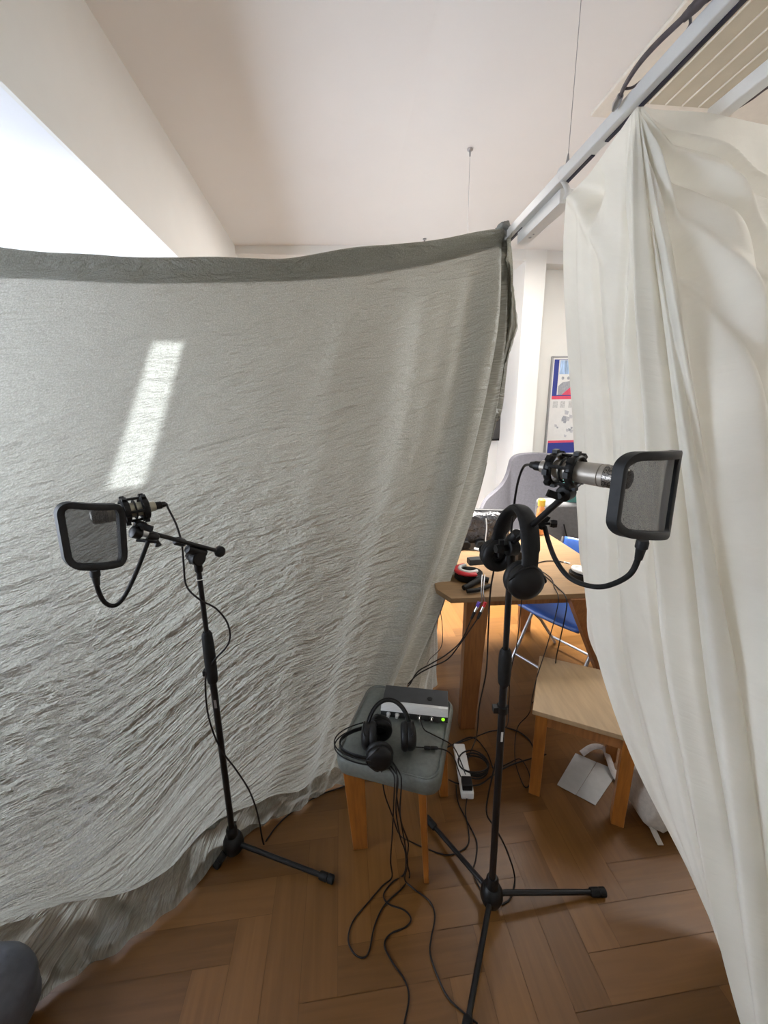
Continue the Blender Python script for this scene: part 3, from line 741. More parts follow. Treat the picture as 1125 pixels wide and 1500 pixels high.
# clamp that holds the left gooseneck
fc_=thing('neck_clamp',PY(216,790,.94),'small black clamp holding the left gooseneck on the boom','clamp')
MB().lathe(PY(226,787,.96),dL,[(-.008,.010),(-.004,.0125),(.012,.0125),(.018,.009)],10).box(PY(216,792,.935),(.05,.012,.006),Matrix.Rotation(.1,3,'Y')).build('clamp_body',M['black'],fc_)
MB().cyl(PY(228,790,.96),PY(232,799,.95),.005,.008,8).build('screw',M['black'],fc_)
# ------------------------------------------------------------------ headphones
def headphones(L,Rr,T,label,s=1.0,bandw=.017,name='headphones',wire=False,cable=None,shell=None,lift=1.25):
    X=(Rr-L); W=X.length/2; X.normalize(); c=(L+Rr)/2; U=T-c; U=U-U.dot(X)*X; Hh=U.length; U.normalize(); Y=X.cross(U)
    t=thing(name,c-V((0,0,.03)),label,'headphones','black headphones')
    arc=[c+X*(math.cos(a)*W*1.12)+U*(math.sin(a)*Hh) for a in [math.pi*(1-(k/30)) for k in range(31)]]
    ri=[ (1 if 4<k<26 else .8) for k in range(31)]
    MB().tube(arc[2:-2],[bandw*x for x in ri[2:-2]],14,flat=(1,.42),up=Y).build('headband',M['foam'],t)
    if wire:
        for q in (-.008,.008):
            MB().tube([p+Y*q+(p-c).normalized()*.018 for p in arc],.0022,8).build('wire_bow',M['black'],t)
    else:
        MB().tube([p+(p-c).normalized()*.006 for p in arc[1:-1]],bandw*.8,12,flat=(.95,.3),up=Y).build('band_cover',M['rubber'],t)
    for sgn,p in ((-1,L),(1,Rr)):
        ox=X*sgn  # outward
        cup=MB().lathe(p-ox*.004,ox,[(0,.034*s),(.006,.038*s),(.016,.038*s),(.024,.033*s),(.029,.024*s),(.031,.008*s)],28).build('ear_cup',shell or M['black'],t)
        MB().torus(p-ox*.012,X,.027*s,.0125*s,32,12,flat=(.9,1)).build('ear_pad',M['foam'],cup)
        MB().lathe(p-ox*.009,ox,[(0,.020*s),(.003,.020*s)],20).build('ear_cloth',M['black'],cup)
        end=arc[2] if sgn<0 else arc[-3]
        yk=[p+Y*.036*s+ox*.008,p+Y*.034*s+ox*.016+U*.012,p+U*.036*s+ox*.017,p-Y*.034*s+ox*.016+U*.012,p-Y*.036*s+ox*.008]
        MB().tube(cr(yk,6),.0035,8).cyl(p+U*.034*s+ox*.016,end+U*.004,.0065,.009,10).build('yoke',M['black'],t)
    return t,c,X,U
hpR=headphones(PY(727,812,.965),PY(768,850,.80),PY(774,752,.845),'black over-ear headphones hung over the right stand boom',1.12,.023)
zst=.462
PSA=(PZ(541,1078,.515),PZ(598,1078,.515),PZ(566,1030,.585))
headphones(PSA[0],PSA[1],PSA[2]+V((0,0,.012)),'black headphones standing upright on the padded stool',1.15,.014)
headphones(PZ(556,1066,.502),PZ(556,1108,.502),PZ(499,1080,.50),'black headphones lying flat at the front of the padded stool',1.12,.008,wire=True)
# ------------------------------------------------------------------ padded stool
ang=math.atan2(-.103,.339); sc_c=V((.040,1.167,0)); Rz=Matrix.Rotation(ang,3,'Z')
st=thing('padded_stool',sc_c,'low stool with a grey padded seat and orange wooden legs','stool')
def rrect(w,d,r,n=8):
    o=[]
    for cx,cy,a0 in ((w/2-r,d/2-r,0),(-w/2+r,d/2-r,90),(-w/2+r,-d/2+r,180),(w/2-r,-d/2+r,270)):
        for k in range(n+1):
            a=math.radians(a0+90*k/n); o.append((cx+r*math.cos(a),cy+r*math.sin(a)))
    return o
m=MB(); prof=[(.398,.345,.375),(.402,.352,.382),(.43,.358,.388),(.449,.354,.384),(.456,.346,.376),(.4565,.335,.365),(.453,.328,.358),(.457,.318,.348),(.4605,.28,.31),(.4615,.05,.08)]
rings=[]
for z,w,d in prof:
    r=.05*min(1,w/.3); rings.append([sc_c+Rz@V((x,y,z)) for x,y in rrect(w,d,max(r,.01))])
nr_=len(rings[0])
for q in rings: m.v+=q
for i in range(len(rings)-1):
    for k in range(nr_): m.f.append((i*nr_+k,i*nr_+(k+1)%nr_,(i+1)*nr_+(k+1)%nr_,(i+1)*nr_+k))
m.f.append(tuple(range(nr_-1,-1,-1))); m.f.append(tuple((len(rings)-1)*nr_+k for k in range(nr_)))
seat=m.build('seat',M['stool'],st,smooth=60)
MB().tube([sc_c+Rz@V((x,y,.4575)) for x,y in rrect(.337,.367,.045)],.0028,8,closed=True).build('piping',M['stool'],seat)
def sleg(lx,ly,wide,foot,w0=.048,t0=.02):
    top=sc_c+Rz@V((lx,ly,.40)); b=sc_c+Rz@V((lx+foot[0],ly+foot[1],.0))
    ax=V((math.cos(wide),math.sin(wide),0)); ay=V((-ax.y,ax.x,0))
    q=lambda c,w,t_:[c+ax*w+ay*t_,c-ax*w+ay*t_,c-ax*w-ay*t_,c+ax*w-ay*t_]
    MB().hexa(q(b,w0*.36,t0*.45),q(top,w0*.5,t0*.6)).build('leg',M['orange'],st,bevel=.003)
sleg(-.128,-.135,.1,(.01,.01),.075); sleg(.115,-.15,1.45,(.02,-.005)); sleg(.13,.14,.1,(.02,.02)); sleg(-.13,.14,1.45,(-.02,.02))
MB().box(sc_c+Rz@V((0,0,.385)),(.27,.29,.03),Rz).build('seat_frame',M['orange'],st,bevel=.002)
# ------------------------------------------------------------------ audio interface on the stool
fR=PZ(656,1060,zst); fL=PZ(558,1049,zst); ex=(fR-fL); ex.z=0; wI=ex.length; ex.normalize(); ey=V((-ex.y,ex.x,0)); mI=(fL+fR)/2; RI=Matrix((ex,ey,V((0,0,1)))).transposed()
hI=.042; dI=.115
ai=thing('audio_interface',mI+ey*dI/2,'black and silver audio interface box with a green light on the padded stool','audio interface')
base=mI.copy(); base.z=zst+.003
B_=lambda x,y,z: base+ex*x+ey*y+V((0,0,z))
MB().box(B_(0,dI/2+.016,hI/2),(wI-.002,dI-.026,hI-.002),RI).build('case',M['dkgrey'],ai,bevel=.002)
MB().box(B_(0,.004,hI*.30),(wI,.012,hI*.6),RI).build('front_panel',M['frontp'],ai,bevel=.001)
MB().hexa([B_(-wI/2,-.004,hI*.60),B_(wI/2,-.004,hI*.60),B_(wI/2,.012,hI*.60),B_(-wI/2,.012,hI*.60)],[B_(-wI/2,.018,hI+.001),B_(wI/2,.018,hI+.001),B_(wI/2,.03,hI+.001),B_(-wI/2,.03,hI+.001)]).build('silver_strip',M['silver'],ai,bevel=.001,label='silver bevelled strip')
for x in (-.38,-.25,-.10,.08,.26):
    MB().lathe(B_(x*wI,-.001,hI*.32),-ey,[(0,.0085),(.002,.0085),(.003,.0065),(.016,.0055),(.0165,.004)],16).build('knob',M['chrome'] if x>0 else M['silver'],ai)
MB().lathe(B_(.43*wI,-.0015,hI*.34),-ey,[(0,.0065),(.0015,.006)],20).build('power_light',M['led'],ai,label='round green light')
MB().torus(B_(.40*wI,.013,hI*.86),ey*.4+V((0,0,1)),.006,.0012,16,6,sx=.5).build('emblem',M['white'],ai)
MB().lathe(B_(-.17*wI,dI+.004,hI*.6),ey,[(0,.006),(.03,.006),(.034,.004)],12).build('back_plug',M['chrome'],ai)
MB().lathe(B_(.22*wI,dI*.55,hI-.001),V((0,0,1)),[(0,.010),(.0015,.010)],20).build('top_mark',M['black'],ai)
# ------------------------------------------------------------------ small oak table
FLs,FRs,BLs=PZ(780,1040,.42),PZ(937,1085,.42),PZ(797,962,.42)
ax_=(FRs-FLs); w_=ax_.length; ax_.normalize(); ay_=V((-ax_.y,ax_.x,0)); d_=.385; w_=.37
S_=lambda x,y,z: V((FLs.x,FLs.y,0))+ax_*x+ay_*y+V((0,0,z)); RS=Matrix((ax_,ay_,V((0,0,1)))).transposed()
sm=thing('side_table',S_(w_/2,d_/2,0),'low oak side table with square legs, half behind the white sheet','side table')
MB().box(S_(w_/2,d_/2,.41),(w_,d_,.02),RS).build('tabletop',M['oakedge'],sm,bevel=.002)
for x,y in ((.035,.035),(w_-.035,.035),(.035,d_-.035),(w_-.035,d_-.035)):
    MB().box(S_(x,y,.20),(.044,.044,.40),RS).build('leg',M['orange'],sm,bevel=.003)
for c,s in (((w_/2,.03),(w_-.11,.018)),((w_/2,d_-.03),(w_-.11,.018)),((.03,d_/2),(.018,d_-.11)),((w_-.03,d_/2),(.018,d_-.11))):
    MB().box(S_(c[0],c[1],.372),(s[0],s[1],.056),RS).build('apron',M['oakleg'],sm,bevel=.001)
# ------------------------------------------------------------------ large table
TZ=.75
A_=PZ(652,877,TZ); B2=PZ(935,866,TZ); C2=PZ(800,778,TZ)
tx=(B2-A_); tx.z=0; tw=tx.length; tx.normalize(); ty=V((-tx.y,tx.x,0)); td=.95
T_=lambda x,y,z: V((A_.x,A_.y,0))+tx*x+ty*y+V((0,0,z)); RT_=Matrix((tx,ty,V((0,0,1)))).transposed()
bt=thing('work_table',T_(tw/2,td/2,0),'oak veneered table with slanting legs in the gap between the two sheets','table')
ch=.045
m=MB(); 
out=[(ch*.6,0),(tw,0),(tw,td),(0,td),(-.02,.10)]
m.hexa([T_(x,y,TZ-.024) for x,y in out],[T_(x,y,TZ) for x,y in out]); m.build('tabletop',M['oak'],bt,bevel=.002)
def bleg(pt,pb,w0,w1,t_=.028):
    q=lambda c,w:[c+tx*w/2+ty*t_,c-tx*w/2+ty*t_,c-tx*w/2-ty*t_,c+tx*w/2-ty*t_]
    MB().hexa(q(pb,w1),q(pt,w0)).build('leg',M['oakleg'],bt,bevel=.003)
lb=PZ(683,1062,0); lt=PY(698,884,A_.y+.05); lt.z=TZ-.024
bleg(lt,V((lb.x,lb.y,0)),.105,.075)
rb=PZ(893,1010,0); rt=PY(848,876,1.62); rt.z=TZ-.024
bleg(rt,V((rb.x,rb.y,0)),.105,.08)
bleg(T_(.14,td-.08,TZ-.024),T_(.10,td-.02,0),.105,.075); bleg(T_(tw-.14,td-.08,TZ-.024),T_(tw-.10,td-.02,0),.105,.075)
for y in (.07,td-.09): MB().box(T_(tw/2,y,TZ-.05),(tw-.25,.022,.05),RT_).build('apron',M['oakleg'],bt)
# ------------------------------------------------------------------ blue folding chairs
def fold_chair(c,rz,label):
    R3=Matrix.Rotation(rz,3,'Z'); P=lambda x,y,z: c+R3@V((x,y,z))
    t=thing('folding_chair',c,label,'folding chair','blue folding chairs')
    m=MB(); n=14; wd=.20
    for j in range(n+1):
        for i in range(n+1):
            x=-wd+2*wd*i/n; y=-.19+.38*j/n
            z=.445-.012*(1-(x/wd)**2)+(-.02*((y+.19)/.38-0)**2*0)-(.02 if j==0 else 0)
            m.v.append(P(x*(1-.03*abs(y)/.2),y,z))
    k=(n+1)
    m.f=[(j*k+i,j*k+i+1,(j+1)*k+i+1,(j+1)*k+i) for j in range(n) for i in range(n)]
    o=m.build('seat',M['blue'],t,smooth=70); md=o.modifiers.new('s','SOLIDIFY'); md.thickness=.012; md.offset=-1
    m=MB()
    for j in range(9):
        for i in range(n+1):
            x=-wd+2*wd*i/n; z=.62+.15*j/8; m.v.append(P(x,.21+.05*j/8+.03*(1-(x/wd)**2),z))
    m.f=[(j*k+i,j*k+i+1,(j+1)*k+i+1,(j+1)*k+i) for j in range(8) for i in range(n)]
    o=m.build('backrest',M['blue'],t,smooth=70); md=o.modifiers.new('s','SOLIDIFY'); md.thickness=.012
    for s in (-1,1):
        MB().tube([P(s*.205,-.20,.012),P(s*.205,.02,.36),P(s*.205,.19,.60),P(s*.205,.25,.77)],.010,10).build('leg',M['steel'],t)
        MB().tube([P(s*.185,.24,.012),P(s*.185,.05,.25),P(s*.185,-.15,.425)],.010,10).build('leg',M['steel'],t)
    MB().cyl(P(-.205,-.165,.07),P(.205,-.165,.07),.008).build('cross_bar',M['steel'],t)
    MB().cyl(P(-.185,.20,.07),P(.185,.20,.07),.008).build('cross_bar',M['steel'],t)
    return t
c1=PZ(828,886,.445); fold_chair(V((c1.x,c1.y,0)),-1.0,'blue folding chair with grey metal legs seen under the oak table')
# ------------------------------------------------------------------ armchair
ac=thing('armchair',V((1.15,3.25,0)),'grey high-backed lounge chair with curved wings beyond the oak table','armchair')
Ya=3.58
outl=[(690,760),(700,745),(712,731),(728,722),(742,712),(751,700),(756,688),(760,677),(768,670),(782,667),(805,666),(830,670),(848,684),(860,710),(868,740),(872,765)]
fr_=[PY(x,y,Ya-.0) for x,y in outl]; 
def shellc():
    m=MB(); n=len(fr_)
    dense=cr(fr_,5); n=len(dense); zb=.42
    for i,p in enumerate(dense):
        s=i/(n-1); bend=-.42*(abs(s-.5)*2)**2.2
        for (dy,zz) in ((0,None),(.09,None)):
            m.v.append(V((p.x,p.y+bend+.18+dy,p.z)))
            m.v.append(V((p.x,p.y+bend+.10+dy,zb)))
    for i in range(n-1):
        a=i*4; b=(i+1)*4
        m.f+=[(a,b,b+1,a+1),(a+2,a+3,b+3,b+2),(a,a+2,b+2,b),(a+1,b+1,b+3,a+3)]
    m.f+=[(0,1,3,2),((n-1)*4,(n-1)*4+2,(n-1)*4+3,(n-1)*4+1)]
    return m
shellc().build('back_shell',M['greyfab'],ac,bevel=.02)
xc=(fr_[0].x+fr_[-1].x)/2; xw=fr_[-1].x-fr_[0].x
MB().box(V((xc,Ya-.05,.33)),(xw*.80,.46,.20)).build('seat',M['greyfab2'],ac,bevel=.04)
for s in (-1,1):
    MB().box(V((xc+s*xw*.40,Ya-.10,.47)),(.10,.42,.30)).build('armrest',M['greyfab2'],ac,bevel=.04)
    for y in (-.20,.12): MB().cyl(V((xc+s*xw*.36,Ya+y,.24)),V((xc+s*xw*.40,Ya+y*1.1,0)),.016,.011).build('leg',M['oakleg'],ac)
# grey seat block to the right with teal cushion
sf=thing('sofa',V((1.75,3.25,0)),'mid grey sofa end showing between the armchair and the white sheet','sofa')
q0=PY(785,755,2.78); 
MB().box(V((1.62,2.92,.56)),(.80,.22,.66)).build('backrest',M['greyfab2'],sf,bevel=.03)
MB().box(V((1.62,3.10,.26)),(.80,.20,.30)).build('seat',M['greyfab2'],sf,bevel=.03)
MB().cyl(PY(826,768,2.80),PY(830,785,2.80),.005).build('seam',M['rubber'],sf)
for x in (1.27,1.97):
    for y in (2.86,3.15): MB().cyl(V((x,y,.23)),V((x,y,0)),.018).build('leg',M['rubber'],sf)
cp=PY(848,722,2.83)
cu=lump((cp.x+.06,cp.y+.05,.99),.16,(1,.45,.75),4,.05,M['teal'],'cushion',None,pw=.6); tag(cu,'teal cushion on the grey sofa beside the white sheet','cushion')
# ------------------------------------------------------------------ pictures on the far walls
pd=DB-.02
pc=[PP(x,y,R(0,pd,0),D) for x,y in ((640,505),(737,505),(736,645),(640,645))]
pf=thing('wall_picture',(pc[2]+pc[3])/2,'dark framed picture on the far wall, half behind the grey sheet','picture')
l0,l1=pc[3].dot(N),pc[2].dot(N); z0,z1=pc[2].z,pc[1].z
slab(l0,l1,pd-.02,DB,z0,z1).build('frame',M['black'],pf,bevel=.003)
slab(l0+.02,l1-.02,pd-.023,pd-.018,z0+.02,z1-.02).build('print',M['pic'],pf)
pd=3.90
Q=lambda x,y:(PP(x,y,R(0,pd,0),D).dot(N),PP(x,y,R(0,pd,0),D).z)
pl,pt_=Q(811,527); _,pb_=Q(811,664); pw=.50
po=thing('display_panel',R(pl+pw/2,pd,pb_),'tall framed poster in navy, red and white on the far wall beside the white sheet','poster')
slab(pl-.02,pl+pw+.02,pd-.022,pd,pb_-.02,pt_+.02).build('board',M['pbg'],po,bevel=.002)
for a,b,c_,d1 in ((pl-.03,pl-.015,pb_-.03,pt_+.03),(pl+pw+.015,pl+pw+.03,pb_-.03,pt_+.03),(pl-.03,pl+pw+.03,pt_+.018,pt_+.03),(pl-.03,pl+pw+.03,pb_-.03,pb_-.018)):
    slab(a,b,pd-.028,pd,c_,d1).build('frame',M['steel'],po,bevel=.002)
hp=pt_-pb_
def pb(name,x0,x1,y0,y1,mat,lift=.0235):  # fractions, y from top
    return slab(pl+x0*pw,pl+x1*pw,pd-lift,pd-.021,pt_-y1*hp,pt_-y0*hp).build(name,mat,po)
pb('picture_border',0,1,0,.375,M['navy']); pb('picture_area',.10,.9,.005,.365,M['pbg'],.0245); pb('light_columns',.12,.88,.01,.15,M['plblue'],.025)
def poly(name,pts,mat,lift):
    m=MB(); m.hexa([R(pl+x*pw,pd-.021,pt_-y*hp) for x,y in pts],[R(pl+x*pw,pd-lift,pt_-y*hp) for x,y in pts]); return m.build(name,mat,po,smooth=0)
poly('grey_arch',[(.12,.365),(.12,.27),(.2,.235),(.4,.215),(.6,.215),(.8,.235),(.88,.27),(.88,.365)],M['pgrey'],.0255)
poly('red_carpet',[(.2,.365),(.38,.285),(.38,.27),(.64,.27),(.64,.285),(.82,.365)],M['pink'],.026)
pb('white_box',.40,.62,.235,.265,M['pbg'],.026)
for x in (.2,.32,.44,.58,.70): MB().sphere(R(pl+x*pw,pd-.0245,pt_-.19*hp),.016,10,sq=(1,.15,1)).build('dark_dot',M['pgrey'],po)
pb('red_stripe',0,1,.375,.41,M['pink']); pb('red_stripe',0,1,.855,.88,M['pink']); pb('navy_foot',0,1,.88,.995,M['navy'])
for k,(x,w) in enumerate(((.04,.1),(.2,.1),(.38,.12),(.56,.1))): pb('text_block',x,x+w,.43,.50,pm('pale_print%d'%k,(.55,.55,.54,1),.5,var=.3,scale=150),.0235)
rnd=random.Random(3)
for bx,by,nq,sz in ((.35,.60,9,.10),(.12,.67,2,.06),(.40,.76,5,.08),(.65,.66,5,.09)):
    for q in range(nq):
        x=bx+rnd.uniform(-.10,.10); y=by+rnd.uniform(-.05,.05); s=sz*rnd.uniform(.5,1)
        poly('grey_shape',[(x,y-s*.3),(x+s,y-s*.15),(x+s*.8,y+s*.25),(x+s*.1,y+s*.2)],M['pgrey'] if q%2 else pm('pale_shape%d%d'%(q,int(bx*100)),(.5,.5,.52,1),.5),.0236+.0002*q)
# ------------------------------------------------------------------ things on the oak table
# wrapped black case
wp=thing('wrapped_case',PZ(706,800,TZ),'black case in clear plastic wrap on the oak table','case')
wc_=PZ(704,802,TZ); 
m=MB().sphere((0,0,0),1,48,pw=.45)
RW_=Matrix.Rotation(-.12,3,'Z')
m.v=[wc_+V((.012,.06,.118))+RW_@V((v.x*.17,v.y*.07,v.z*.10))*(1+.06*noise.noise(v*5)) for v in m.v]
m.build('wrapped_body',M['wrap'],wp,smooth=80)
MB().cyl(wc_+V((-.16,.08,.215)),wc_+V((.16,.05,.208)),.02,seg=16).build('top_roll',M['black'],wp)
MB().tube(cr([wc_+V((.02,-.02,.19)),wc_+V((.025,-.025,.13)),wc_+V((.02,-.03,.06)),wc_+V((.03,-.035,.02))],8),.0035,8).build('white_cord',M['white'],wp)
for dx in (-.10,-.01): MB().lathe(wc_+V((dx,-.035,.028)),V((0,-1,0)),[(-.03,.028),(0,.03),(.008,.022)],24).build('wheel',M['rubber'],wp)
MB().tube(cr([wc_+V((-.05,-.045,.01)),wc_+V((-.01,-.065,.008)),wc_+V((.05,-.06,.008))],6),.008,8).build('white_loop',M['white'],wp)
# red and black tape case
rc=PZ(686,846,TZ); 
rd=thing('tape_case',rc,'red, white and black round case at the front left of the oak table','case')
MB().lathe(rc,(0,0,1),[(0,.066),(.004,.07),(.03,.07),(.034,.066)],36).build('lower_shell',M['black'],rd)
m=MB(); arc=[rc+V((.062*math.cos(a),.062*math.sin(a),.042)) for a in [math.radians(x) for x in range(100,300,8)]]
m.tube(arc,.012,12,flat=(.8,1.2),up=(0,0,1)); m.build('red_rim',M['red'],rd)
m=MB(); arc=[rc+V((.045*math.cos(a),.045*math.sin(a),.048)) for a in [math.radians(x) for x in range(95,320,8)]]
m.tube(arc,.009,10); m.build('white_rim',M['white'],rd)
MB().lathe(rc+V((0,0,.03)),(0,0,1),[(0,.055),(.008,.05)],30).build('dark_top',M['rubber'],rd)
pa=thing('power_adaptor',PZ(698,824,TZ+.05),'small black power adaptor resting on the red and black case','adaptor')
MB().box(rc+V((.045,.035,.075)),(.085,.045,.032),Matrix.Rotation(.15,3,'Z')).build('brick',M['dkgrey'],pa,bevel=.004)
pn=thing('pliers',PZ(690,855,TZ),'black clamp lying at the table edge below the hung headphones','clamp')
MB().tube(cr([PZ(679,861,TZ+.015),PZ(690,856,TZ+.018),PZ(705,848,TZ+.02),PZ(716,850,TZ+.015)],6),[.012]*6+[.014]*13,10).build('grip',M['rubber'],pn)
MB().tube(cr([PZ(684,866,TZ+.014),PZ(700,864,TZ+.014),PZ(718,858,TZ+.014)],6),.010,10).build('jaw',M['rubber'],pn)
# bottle
b0=PY(789,790,2.50); b0=V((b0.x,2.50,TZ))
bt_=thing('drink_bottle',b0,'small orange drink bottle with a yellow cap on the oak table','bottle')
MB().lathe(b0,(0,0,1),[(0,.026),(.004,.031),(.09,.031),(.11,.027),(.13,.029),(.17,.026),(.195,.018),(.20,.018)],24).build('bottle_body',M['bottle'],bt_)
MB().lathe(b0+V((0,0,.198)),(0,0,1),[(0,.0235),(.040,.0235),(.048,.016)],20).build('cap',M['yellow'],bt_)
# tape roll partly behind the white sheet
tr=PZ(851,846,TZ)
tp=thing('tape_roll',tr,'black and white tape roll on the oak table against the white sheet','tape roll')
MB().lathe(tr,(0,0,1),[(0,.035),(0.001,.058),(.028,.058),(.029,.035)],32).build('black_roll',M['black'],tp)
MB().torus(tr+V((0,0,.040)),(0.15,0,1),.040,.010,32,10).build('white_ring',M['white'],tp)
MB().box(tr+V((-.01,-.01,.045)),(.035,.03,.02),Matrix.Rotation(.3,3,'Z')).build('label_tag',M['white'],tp,bevel=.002)
mb_=PZ(770,826,TZ)
tt=thing('mixer_box',mb_,'small black box with knobs on the oak table behind the hung headphones','equipment')
MB().box(mb_+V((.0,.08,.03)),(.09,.10,.06),Matrix.Rotation(.2,3,'Z')).build('box_body',M['black'],tt,bevel=.006)
# ------------------------------------------------------------------ cables
def cab(name,pts,label,r=.0026,cat='cable',group=None,mat='cable',n=8,parent=None):
    P=[]
    for p in pts:
        if isinstance(p,Vector): P.append(p)
        else:
            x,y,k,v=p; P.append(PZ(x,y,v) if k=='z' else PY(x,y,v))
    for q in P:
        if q.z<r: q.z=r
    m=MB().tube(cr(P,n),r,8)
    if parent: return m.build(name,M[mat],parent)
    o=m.build(name,M[mat]); return tag(o,label,cat,group)
rearL=mL0-axL*.026
cab('microphone_cable',[rearL,(247,746,'y',1.03),(258,768,'y',1.04),(266,795,'y',1.045),(269,825,'y',1.05),(273,858,'y',1.05),(292,878,'y',1.045),(317,892,'y',1.05),(334,915,'y',1.05),(335,942,'y',1.05),(313,968,'y',1.055),(303,985,'y',1.055),(301,1010,'y',1.055),(306,1052,'y',1.055),(322,1095,'y',1.055),(346,1128,'y',1.05),(366,1160,'y',1.06),(378,1195,'y',1.06),(386,1236,'z',.005),(392,1228,'z',.004),(410,1205,'z',.004),(440,1180,'z',.004),(475,1162,'z',.004),(512,1148,'z',.004),(560,1120,'z',.004)],'black cable winding down the stand in front of the grey sheet',.0028)
rearR=mR0-axR*.026
cab('microphone_cable',[rearR,(767,684,'y',.85),(759,705,'y',.88),(753,740,'y',.92),(748,790,'y',.93),(742,870,'y',.918),(738,950,'y',.918),(735,1020,'y',.915),(729,1100,'y',.92),(716,1160,'y',.95),(713,1192,'y',.95),(725,1212,'y',.94),(742,1245,'y',.93),(754,1285,'z',.02),(748,1315,'z',.004),(735,1325,'z',.004)],'black cable running from the right microphone down beside its stand',.0028)
cab('headphone_cable',[(724,832,'y',.96),(718,870,'y',.97),(715,930,'y',1.0),(712,985,'y',1.03),(702,1035,'y',1.10),(698,1078,'y',1.2),(690,1100,'z',.03),(684,1120,'z',.02),(684,1145,'z',.03),(684,1152,'z',.04)],'thin black cable hanging from the left cup of the hung headphones to the floor',.0024)
cab('table_cable',[(765,870,'y',1.50),(762,900,'y',1.5),(757,945,'y',1.48),(748,985,'y',1.45),(745,1030,'z',.05),(742,1064,'z',.006),(715,1072,'z',.005),(690,1082,'z',.005),(660,1092,'z',.005)],'black cable dropping behind the right stand to the floor',.0024)
cab('table_cable',[(780,830,'z',TZ+.004),(800,845,'z',TZ+.004),(818,862,'z',TZ+.004),(828,873,'y',1.56),(830,890,'y',1.53),(822,930,'y',1.52),(815,962,'y',1.53),(812,985,'y',1.62),(800,1000,'z',.3),(790,1015,'z',.1),(780,1030,'z',.02)],'thick black cable running over the oak table edge towards the blue chair',.0028)
cab('table_cable',[(796,838,'z',TZ+.004),(808,848,'z',TZ+.004),(812,860,'z',TZ+.004),(818,876,'y',1.56),(813,905,'y',1.53),(800,950,'y',1.5),(787,990,'y',1.47),(780,1020,'y',1.40),(775,1045,'z',.12),(760,1062,'z',.03),(755,1080,'z',.006),(754,1105,'z',.005),(757,1125,'z',.004),(768,1152,'z',.004),(776,1148,'z',.004),(774,1130,'z',.004),(762,1112,'z',.008),(745,1118,'z',.004),(726,1128,'z',.004)],'thin cable looping down to the floor beside the side table leg',.0022)
cab('table_cable',[(655,826,'z',TZ+.003),(668,815,'z',TZ+.003),(678,805,'z',TZ+.004),(695,806,'z',TZ+.004)],'thin dark cable on the oak table left of the round case',.0028)
cab('audio_lead',[(750,845,'z',TZ+.004),(790,824,'z',TZ+.004),(815,822,'z',TZ+.004),(832,825,'z',TZ+.004)],'black lead with a pale jack tip on the oak table',.0028)
tgp=MB().cyl(PZ(826,823.5,TZ+.004),PZ(835,825.5,TZ+.004),.004).build('lead_tip',M['white']); tag(tgp,'pale jack tip at the end of the lead on the oak table','plug')
# phono leads with coloured rings
for k,(x,mt,nm) in enumerate(((700,'purple','purple'),(709,'red','red'))):
    t=thing('phono_lead',PY(x,865,1.57),'twin audio lead with a %s ring hanging off the oak table edge'%nm,'cable','phono leads off the table edge')
    P=[PY(706+k*4,842,1.62),PY(705+k*3,866,1.555),PY(706+k*4,880,1.555),PY(x+1,884,1.55)]
    MB().tube(cr(P,6),.0025,8).build('upper_lead',M['steel'],t)
    a=PY(x+2,882,1.55); b=PY(x-12,912,1.54); d=(b-a).normalized()
    MB().lathe(a,d,[(0,.008),(.022,.008)],12).build('coloured_ring',M[mt],t,label='%s plastic ring'%nm)
    MB().lathe(a+d*.022,d,[(0,.0068),(.026,.0068)],12).build('metal_sleeve',M['chrome'],t)
    MB().lathe(a+d*.048,d,[(0,.0075),(.035,.006)],12).build('plug_body',M['black'],t)
    e=a+d*.08
    P=[e,PY(676-k*4,938+k*8,1.5),PY(655,958+k*8,1.47),PY(632,972+k*5,1.46),PY(612,984+k*4,1.45),PY(600-k*3,1003,1.42),B_(-.17*wI+.006*k,dI+.030,hI*.6)]
    MB().tube(cr(P,8),.0028,8).build('lower_lead',M['cable'],t)
# coil on the floor under the stool's right side
cc=PZ(693,1127,.0); m=MB(); P=[]
for k in range(5*26):
    a=2*math.pi*k/26; r=.066+.006*math.sin(k*.13)+.003*math.sin(k*.7); P.append(cc+V((r*math.cos(a)+.004*math.sin(k*.11),r*.85*math.sin(a),.012+.008*(k/26)*.8)))
tag(MB().tube(P,.0032,8).build('coiled_cable',M['cable']),'coil of black cable on the floor beside the padded stool','cable')
cab('floor_cable',[(657,1142,'z',.01),(672,1148,'z',.01),(700,1150,'z',.012),(722,1136,'z',.01),(745,1122,'z',.01),(775,1112,'z',.01),(800,1105,'z',.01)],'black cable running across the floor from the coil to the side table',.0032)
cab('floor_cable',[(640,1102,'z',.004),(665,1090,'z',.004),(692,1080,'z',.004),(712,1100,'z',.005),(722,1125,'z',.006)],'short black cable arching over the floor behind the coil',.0030)
cab('floor_cable',[(742,1066,'z',.004),(760,1072,'z',.004),(775,1084,'z',.004),(782,1098,'z',.004)],'black cable end on the floor left of the side table',.0036)
cab('interface_cable',[B_(.10*wI,-.012,hI*.3),(621,1068,'z',.475),(632,1075,'z',.468),(650,1084,'z',.467),(660,1090,'z',.455),(668,1100,'z',.36),(676,1118,'z',.16),(682,1135,'z',.03)],'thin black cable from the interface front over the stool edge',.0022)
ext=cab('extension_lead',[(600,1090,'z',.475),(608,1094,'z',.468),(622,1095,'z',.468),(636,1096,'z',.468),(650,1098,'z',.466),(660,1104,'z',.45),(667,1115,'z',.30),(672,1130,'z',.1),(676,1140,'z',.02)],'headphone extension lead with a fat coupler on the stool seat',.0022)
